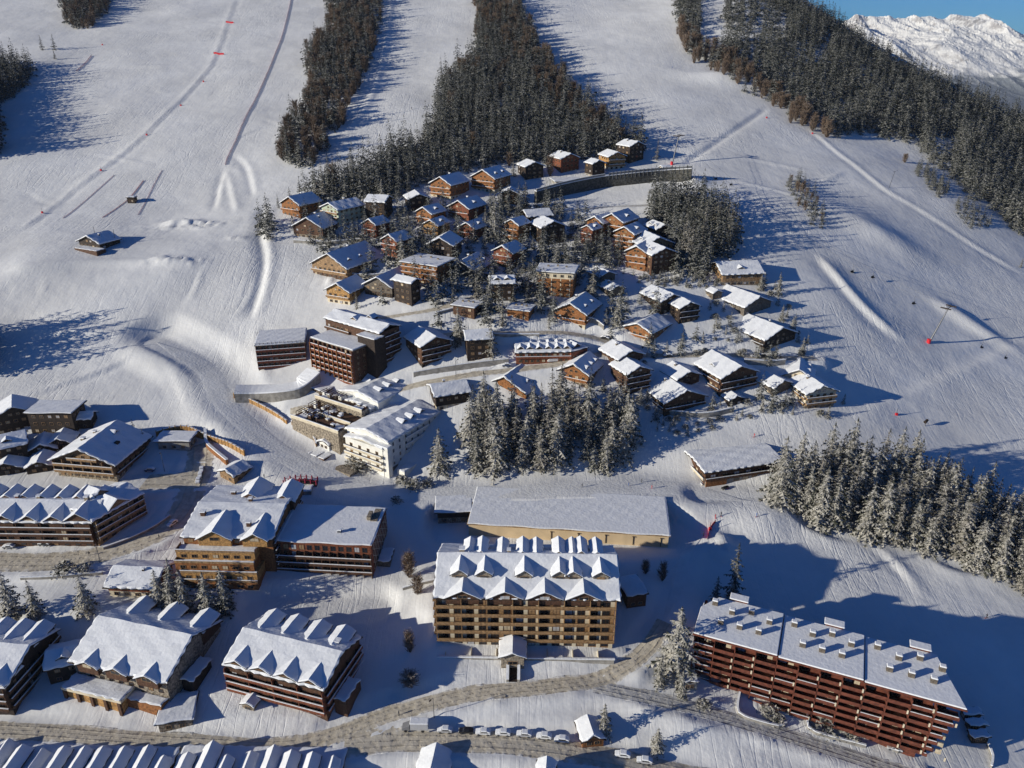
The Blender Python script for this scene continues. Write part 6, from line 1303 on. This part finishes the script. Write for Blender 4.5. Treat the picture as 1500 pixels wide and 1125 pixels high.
# small truck at the head of the row
p = P(606, 1069); o = empty('truck', p + np.array([0, 0, .1]), road_dir('lower_road', p), 'small truck with a grey box body at the left end of the parked row', 'truck')
MB().box(-.8, 4.4, -1.15, 1.15, .9, 3.2).build('box_body', 'carsilver', o, bevel=.05); MB().prism([(-3.3, -1.05), (-1.0, -1.05), (-1.0, 1.05), (-3.3, 1.05)], .6, [1.5, 2.6, 2.6, 1.5]).build('cab', 'cargrey', o, bevel=.08); MB().box(-.9, 4.5, -1.2, 1.2, 3.203, 3.6).build('snow_cover', 'snow', o, bevel=.15)
for sx in (-2.2, 2.8):
    for sy in (-1, 1): q = MB(); q.bar((0, -.15, 0), (0, .15, 0), .45, 14); q.build('wheel', 'black', o, loc=(sx, sy, .45))
# chairlift
def pylon(u, v, H, tilt, label, yaw, red=True):
    p = P(u, v); o = empty('lift_pylon', p, R(yaw), label, 'lift pylon', 'pylons of the chairlift'); tx = math.tan(R(tilt)) * H; cy_ = math.cos(R(yaw)); top = (tx * cy_, -tx * math.sin(R(yaw)), H)
    MB().bar((0, 0, -1), top, .55, 10, .32).build('mast', 'metal', o); a = Vector((-math.sin(0), 1, 0)); t = Vector(top)
    b = MB(); b.bar(t + Vector((0, -3.4, .2)), t + Vector((0, 3.4, .2)), .25, 6); b.bar(t + Vector((-.2, -3.4, .2)), t + Vector((-.2, 3.4, 1.8)), .1, 5).bar(t + Vector((-.2, 3.4, .2)), t + Vector((-.2, -3.4, 1.8)), .1, 5); b.build('cross_arm', 'metal', o)
    for s_ in (-3.2, 3.2): MB().box(-2.6, 2.6, -.25, .25, -.2, .35).build('sheave_train', 'dark', o, loc=t + Vector((0, s_, .55)))
    if red: MB().bar((0, 0, -.5), (0, 0, 2.1), 1.0, 10).build('padding', 'redpad', o)
    return o, Matrix.Translation(o.location) @ Matrix.Rotation(R(yaw), 4, 'Z') @ t
T1 = pylon(1360, 502, 19, 18, 'chairlift pylon with a red padded foot standing on the right piste', -50)[1]
T2 = pylon(984, 241, 19, 10, 'chairlift pylon with a red foot at the top end of the village', -40)[1]
T3 = pylon(750, 22, 16, 5, 'distant chairlift pylon above the forest at the upper edge', -35, False)[1]
T0 = Vector(P(1600, 640)) + Vector((0, 0, 18))
MIDS = [T3, T2, T1, T0]
b = empty('lift_cable', T1, 0, 'pair of thin steel ropes of the chairlift across the right piste', 'cable')
def chair(pos, yaw, label, H=1.0):
    o = empty('lift_chair', pos, yaw, label, 'chairlift chair', 'chairs of the chairlift')
    q = MB(); q.bar((0, 0, 0), (0, 0, -3.4), .07, 5).bar((0, -1.1, -2.9), (0, 1.1, -2.9), .06, 5).bar((-.1, -1.2, -3.3), (-.1, 1.2, -3.3), .06, 5); q.build('hanger', 'metal', o)
    MB().box(-.2, .75, -1.3, 1.3, -4.35, -4.15).build('seat', 'black', o); MB().box(-.3, -.2, -1.3, 1.3, -4.3, -3.3).build('backrest', 'black', o)
    MB().bar((.75, -1.2, -5), (.75, 1.2, -5), .05, 5).bar((.3, -1.2, -4.2), (.75, -1.2, -5), .04, 4).bar((.3, 1.2, -4.2), (.75, 1.2, -5), .04, 4).build('footrest', 'metal', o)
def sag(a, b_, t, s_):
    q = a.lerp(b_, t); q = Vector(q); q.z -= 4 * t * (1 - t) * s_; return q
for side in (-3.2, 3.2):
    c_ = MB()
    for a, b_, s_ in ((T3, T2, 14), (T2, T1, 9), (T1, T0, 4)):
        d = (b_ - a); d.z = 0; d.normalize(); off = Vector((-d.y, d.x, 0)) * side; pr = None
        for k in range(25):
            q = sag(a, b_, k / 24, s_) + off - T1
            if pr is not None: c_.bar(pr, q, .05, 4)
            pr = q
    c_.build('rope', 'metal', b)
def put_chairs(a, b_, s_, uvs, wh):
    for i, (uu, side) in enumerate(uvs):
        d = (b_ - a); yaw = math.atan2(d.y, d.x); d.z = 0; d.normalize(); off = Vector((-d.y, d.x, 0)) * side
        best = min(range(0, 401), key=lambda k: abs(proj(sag(a, b_, k / 400, s_) + off)[0] - uu)); chair(sag(a, b_, best / 400, s_) + off, yaw, wh[i])
n_ = ['first', 'second', 'third', 'fourth', 'fifth', 'sixth', 'seventh', 'eighth']
put_chairs(T2, T1, 9, [(1050,-3.2),(1072,3.2),(1107,-3.2),(1172,-3.2),(1250,-3.2),(1280,3.2),(1341,-3.2)], [n_[i] + ' dark empty lift chair counted downhill from the pylon at the village top' for i in range(7)])
put_chairs(T1, T0, 4, [(1441,-3.2),(1476,3.2)], ['dark lift chair just below the red footed pylon on the right piste', 'lift chair closest to the right edge of the picture'])
put_chairs(T3, T2, 14, [(770,3.2),(828,-3.2),(857,3.2),(873,-3.2),(910,3.2)], [n_[i] + ' tiny lift chair counted from the upper edge, right of the forest' for i in range(5)])
for u, v, H, lb in ((1302,275,11,'thin bare pylon in the middle of the right piste'),(1193,192,8,'small pylon with red padding at the edge of the wooded ridge'),(552,455,7,'x')):
    if lb == 'x': continue
    p = P(u, v); o = empty('mast', p, 0, lb, 'mast'); q = MB(); q.bar((0, 0, -1), (2.0, 0, H), .22, 6, .14); q.build('pole', 'metal', o); MB().bar((0.8, 0, H - .2), (4.0, 0, H + .8), .15, 5).build('arm', 'metal', o)
# red padded slalom poles, nets, cannons
for i, (u, v, lb) in enumerate(((298,120,'red padded post, second below the small red net'),(265,155,'red padded post halfway down the upper left piste'),(215,198,'red padded post above the long shadows'),(148,250,'thin red post beside the piste edge track'),(62,312,'lowest red post near the left edge'),(1123,173,'red marker post at the junction of the right piste tracks'),(1190,196,'red padded post at the foot of the small ridge pylon'),(1313,608,'small red post above the wood beside the barn'),(1040,776,'red post at the piste entrance'),(150,66,'tiny post on the upper left piste'))):
    p = P(u, v); o = empty('marker_post', p, 0, lb, 'post', None, None); MB().bar((0, 0, -.5), (0, 0, 3.4), .10, 6).build('pole', 'metal', o); MB().box(-.6, .6, -.4, .4, -.2, 1.1).build('padding', 'redpad', o, bevel=.15)
def net(px, h_, m, label, name='safety_net', poles=5):
    path = resample([P(u, v) for u, v in px], 2.0); c0 = path[0]; o = empty(name, c0, 0, label, 'net'); q = MB(); n = len(path); V = []; F_ = []
    for i in range(n):
        x, y, z = path[i] - c0; z = float(hgt(path[i, 0], path[i, 1])) - c0[2]
        V += [(x, y, z - .2), (x + .08, y, z - .2), (x + .08, y, z + h_), (x, y, z + h_)]
        if i: a = 4 * (i - 1); r_ = 4 * i; F_ += [(a + k, r_ + k, r_ + (k + 1) % 4, a + (k + 1) % 4) for k in range(4)]
    F_ += [(3, 2, 1, 0), tuple(4 * (n - 1) + k for k in range(4))]; q.add(V, F_).build('mesh_panel', m, o)
    b_ = MB()
    for i in range(0, n, poles): x, y, z = path[i] - c0; b_.bar((x, y, z - 1), (x, y, z + h_ + .4), .07, 5)
    b_.build('pole', 'metal', o)
net([(428,-20),(424,10),(414,50),(398,92),(378,138),(360,172),(346,205),(333,232),(330,242)], 1.2, 'net', 'long purple safety net down the upper left piste')
net([(167,257),(130,290),(92,320)], .5, 'net', 'purple slalom net nearest the left edge'); net([(190,291),(170,306),(150,319)], .5, 'pinknet', 'pale pink net left of the black start hut')
net([(237,250),(222,278),(202,315)], .5, 'net', 'purple slalom net right of the black start hut'); net([(210,265),(192,288)], .7, 'pinknet', 'short pink net above the black start hut')
net([(313,79),(328,80)], 1.6, 'redpad', 'small bright red net, lower one of two on the upper left piste'); net([(331,33),(342,34)], 1.6, 'redpad', 'small bright red net, upper one of two on the upper left piste'); net([(112,105),(124,94),(134,82)], 1.2, 'net', 'purple net heap on the crest near the small spruces')
net([(1036,790),(1040,775),(1048,765)], 1.2, 'redpad', 'red net at the piste entrance by the beige hall')
# red footbridge
A, B = P(416, 713), P(464, 713); o, wd, yaw = frame_AB('footbridge', A, B, 'small arched footbridge with red posts over the piste edge behind the timber hotel', 'footbridge')
b = MB(); n = 10
for i in range(n):
    x0, x1 = wd * i / n, wd * (i + 1) / n; z = 1.2 + 1.1 * math.sin(math.pi * (i + .5) / n); b.box(x0, x1 + .02, 0, 2.6, -1.5 if i in (0, n - 1) else z - .5, z)
b.build('deck', 'dark', o)
for i in range(7):
    x = wd * i / 6; z = 1.2 + 1.1 * math.sin(math.pi * i / 6)
    for y in (0, 2.6): MB().bar((x, y, z - .3), (x, y, z + 2.0), .28, 8).build('post', 'magenta', o)
b = MB()
for i in range(12):
    x0, x1 = wd * i / 12, wd * (i + 1) / 12; z0, z1 = 2.3 + 1.1 * math.sin(math.pi * i / 12), 2.3 + 1.1 * math.sin(math.pi * (i + 1) / 12)
    for y in (-.05, 2.65): b.bar((x0, y, z0), (x1, y, z1), .1, 5)
b.build('handrail', 'magenta', o)
MB().box(wd * .35, wd * .9, -5, -.2, -3, .8).build('abutment', 'concrete', o); snow_sheet(o, wd * .35, wd * .9, -5, -.2, lambda x, y: .8, .4)
# lamp posts
for u, v, H, lb in ((147,824,8,'street lamp leaning over the bend of the street'),(22,800,7,'street lamp near the left edge of the street'),(668,552,8,'lamp post at the side of the village road'),(1139,1075,8,'lamp post by the service road before the rust red residence'),(636,1052,8,'lamp post with a long shadow on the snow bank'),(948,522,6,'lamp post below the pale roofed orange chalet'),(241,690,9,'tall lamp post in the shaded car park'),(984,1040,7,'lamp post at the fork of the service road')):
    p = P(u, v); o = empty('street_lamp', p, rnd.uniform(0, 6), lb, 'street lamp'); q = MB(); q.bar((0, 0, -1), (0, 0, H), .14, 7, .09); q.bar((0, 0, H - .05), (1.4, 0, H + .3), .07, 5); q.build('pole', 'metal', o); MB().box(1.1, 1.9, -.18, .18, H + .2, H + .38).build('lamp_head', 'dark', o)
# low walls and the round planter before the rust red residence
for px, lb in (([(1083,1012),(1079,1040),(1090,1053),(1140,1067),(1152,1062)], 'low snowy wall round the first bay before the rust red residence'), ([(1182,1040),(1181,1062),(1194,1076),(1268,1096)], 'low snowy wall round the second bay before the rust red residence'), ([(1303,1078),(1304,1095),(1315,1104),(1330,1100)], 'round planter wall near the right end of the rust red residence'),
    ([(590,865),(615,858),(637,853)], 'low wall from the snow bank to the tan apartment building'), ([(1445,1092),(1452,1110),(1450,1125)], 'short snowy wall at the right bottom edge'), ([(152,806),(190,792),(225,775),(250,758)], 'snowy wall along the street left of the timber hotel'), ([(30,850),(80,848),(150,842)], 'dark low wall under the street at the left')):
    wall_ribbon('low_wall', resample([P(u, v) for u, v in px], 1.5), 1.1, .4, 'concrete', lb, cap=.3)
for px, h_, lb in (([(606,553),(650,545),(700,538),(745,533)], 2.6, 'dark retaining wall along the upper side of the village road'), ([(845,470),(870,474),(884,484)], 2.5, 'dark retaining wall below the orange red chalet'), ([(693,492),(740,494),(790,494)], 1.6, 'low retaining wall between the lane and the row house'), ([(965,607),(1030,612),(1075,604)], 2.4, 'grey retaining wall under the large layered chalet'),
    ([(1090,534),(1130,536),(1150,534)], 2.6, 'dark retaining wall under the right end of the village road'), ([(640,462),(700,446),(730,430)], 1.5, 'low retaining wall beside the hill lane'), ([(800,345),(850,352),(880,362)], 2.0, 'dark wall left of the stepped chalets'), ([(480,402),(540,408),(575,402)], 2.2, 'dark terrace wall between the tan and the grey green chalets'), ([(430,356),(480,358),(530,354)], 1.8, 'dark terrace wall below the two chimney chalet')):
    wall_ribbon('retaining_wall', resample([P(u, v) for u, v in px], 2), h_, .6, 'concrete', lb, cap=.35)
# snow cannons
for u, v, lb in ((1355,624,'dark snow cannon above the wood beside the barn'),(432,247,'snow lance lying by the strip of wood'),(1062,716,'dark snowmobile parked before the barn')):
    p = P(u, v); o = empty('snow_cannon' if 'cannon' in lb else ('snow_lance' if 'lance' in lb else 'snowmobile'), p, .6, lb, 'snow cannon' if 'cannon' in lb else ('snow lance' if 'lance' in lb else 'snowmobile'))
    if 'cannon' in lb: MB().bar((0, 0, 0), (0, 0, 2), .15, 6).build('stand', 'metal', o); q = MB(); q.bar((-.9, 0, 2.1), (1.0, 0, 2.9), .75, 12, .6); q.build('barrel', 'dark', o)
    elif 'lance' in lb: MB().bar((0, 0, -1), (3.5, 0, 6), .12, 5).build('pole', 'metal', o); MB().bar((3.5, 0, 6), (6.5, 0, 5.6), .15, 5).build('head', 'dark', o)
    else: MB().prism([(-1.8, -.7), (1.8, -.5), (1.8, .5), (-1.8, .7)], .3, [1.0, .9, .9, 1.0]).build('body', 'carblack', o, bevel=.1); MB().box(-1.0, .2, -.3, .3, 1.0, 1.3).build('seat', 'black', o, bevel=.05); MB().box(.6, 2.2, -.8, -.55, -.05, .12).box(.6, 2.2, .55, .8, -.05, .12).build('ski', 'redpad', o)
# people: one skinned body per pose
def body_mesh(pose):
    J = dict(pel=(0,0,.95), ch=(0.05,0,1.28), nk=(.08,0,1.5), hd=(.10,0,1.66), lh=(0,.12,.92), lk=(.10,.14,.50), la=(0,.15,.06), lf=(.2,.16,.04), rh=(0,-.12,.92), rk=(.14,-.14,.5), ra=(.02,-.15,.06), rf=(.22,-.16,.04), ls=(.05,.2,1.42), le=(.12,.30,1.15), lw=(.34,.30,1.0), lhd=(.42,.29,1.0), rs=(.05,-.2,1.42), re=(.10,-.30,1.15), rw=(.32,-.30,1.02), rhd=(.40,-.29,1.02))
    if pose: J['lk'] = (.28,.14,.52); J['la'] = (.1,.15,.06); J['ra'] = (-.25,-.15,.08); J['rk'] = (-.02,-.14,.5); J['rf'] = (-.05,-.16,.04); J['lf'] = (.3,.16,.04)
    K = list(J); E = [('pel','ch'),('ch','nk'),('nk','hd'),('pel','lh'),('lh','lk'),('lk','la'),('la','lf'),('pel','rh'),('rh','rk'),('rk','ra'),('ra','rf'),('ch','ls'),('ls','le'),('le','lw'),('lw','lhd'),('ch','rs'),('rs','re'),('re','rw'),('rw','rhd')]
    rad = dict(pel=.16, ch=.18, nk=.07, hd=.12, lh=.11, rh=.11, lk=.08, rk=.08, la=.06, ra=.06, lf=.05, rf=.05, ls=.09, rs=.09, le=.06, re=.06, lw=.045, rw=.045, lhd=.05, rhd=.05)
    me = bpy.data.meshes.new('body'); me.from_pydata([J[k] for k in K], [(K.index(a), K.index(b_)) for a, b_ in E], []); ob = bpy.data.objects.new('body', me); C.objects.link(ob)
    ob.modifiers.new('skin', 'SKIN'); sv = me.skin_vertices[0].data
    for i, k in enumerate(K): sv[i].radius = (rad[k], rad[k]); sv[i].use_root = (k == 'pel')
    ob.modifiers.new('sub', 'SUBSURF').levels = 1
    dg = bpy.context.evaluated_depsgraph_get(); dg.update(); m2 = bpy.data.meshes.new_from_object(ob.evaluated_get(dg)); bpy.data.objects.remove(ob); return m2
BM = [body_mesh(0), body_mesh(1)]
def person(u, v, col, yaw, label, ski=True, pose=0):
    p = P(u, v); p[2] = float(hgt(p[0], p[1])) + .1; o = empty('person', p, R(yaw), label, 'person')
    me = BM[pose].copy(); me.materials.clear(); me.materials.append(M[col]); part('body', me, o)
    hm = MB(); n = 10
    for j in range(1, 5):
        for i in range(n): a = 6.283 * i / n; t = j / 5 * 1.57; hm.v.append((.10 + .145 * math.cos(t) * math.cos(a), .145 * math.cos(t) * math.sin(a), 1.66 + .17 * math.sin(t)))
    for j in range(3):
        for i in range(n): hm.f.append((j * n + i, j * n + (i + 1) % n, (j + 1) * n + (i + 1) % n, (j + 1) * n + i))
    hm.f.append(tuple(range(3 * n, 4 * n))); hm.build('helmet', 'jacket_dark', o)
    MB().box(.19, .235, -.06, .06, 1.58, 1.70).build('face', 'skin', o, bevel=.02)
    if ski:
        for s_ in (.15, -.15): MB().box(-.75, .95, s_ - .05, s_ + .05, -.06, -.02).build('ski', 'redpad', o)
        for s_ in (.29, -.29): MB().bar((.42, s_, 1.02), (.55, s_ * 1.5, 0), .015, 4).build('ski_pole', 'metal', o)
for u, v, c_, yw, lb, sk, ps in ((853,714,'jacket_dark',170,'skier in dark clothes, leftmost of the four on the path behind the beige hall',1,0),(921,712,'jacket_blue',180,'skier in blue standing on the path right of the dark one behind the beige hall',1,0),(940,707,'jacket_dark',200,'skier in dark clothes nearest the grove on the path behind the hall',1,1),(955,716,'jacket_red',180,'skier in red on the path behind the right half of the hall',1,0),
    (387,700,'jacket_dark',0,'person in dark clothes standing on the shaded piste left of the footbridge',0,0),(1048,759,'jacket_red',90,'skier in red, left one of the pair before the barn',1,0),(1056,756,'jacket_dark',90,'skier in dark clothes, right one of the pair before the barn',1,0),(1108,757,'jacket_blue',30,'lone skier on the slope below the barn',1,1),(131,814,'jacket_dark',0,'pedestrian in dark clothes on the street near the lamp',0,1),
    (233,789,'jacket_dark',60,'pedestrian walking up the wall side of the street',0,1),(584,1048,'jacket_dark',30,'pedestrian on the road above the small truck',0,1),(1030,785,'jacket_dark',0,'person in dark clothes beside the red net at the piste entrance',0,0),(1445,905,'jacket_dark',200,'lone skier in the blue shade on the right bottom slope',1,1),(985,100,'jacket_blue',240,'distant skier on the top right piste',1,1),(1105,640,'jacket_red',210,'skier on the slope above the barn roof',1,1),(603,160,'jacket_dark',250,'distant skier beside the forest edge',1,0)):
    person(u, v, c_, yw, lb, bool(sk), ps)
for c in CHECK: print('CHK', c)
clear_pools()
young = [t for t in SPRUCE_POOL if t[1] in ('young', 'bush')]; SPRUCE_POOL[:] = [t for t in SPRUCE_POOL if t[1] not in ('young', 'bush')]
print('POOLS', len(SPRUCE_POOL), len(BARE_POOL), len(young))
settle(young, 290, 'x', 'x', LOW); settle(SPRUCE_POOL, 290, 'spruce_forest', 'far snow dusted spruces covering the upper slopes and the ridge', LOW)
settle(BARE_POOL, 290, 'bare_forest', 'far brown leafless trees along the forest edges on the upper slopes', LOW)
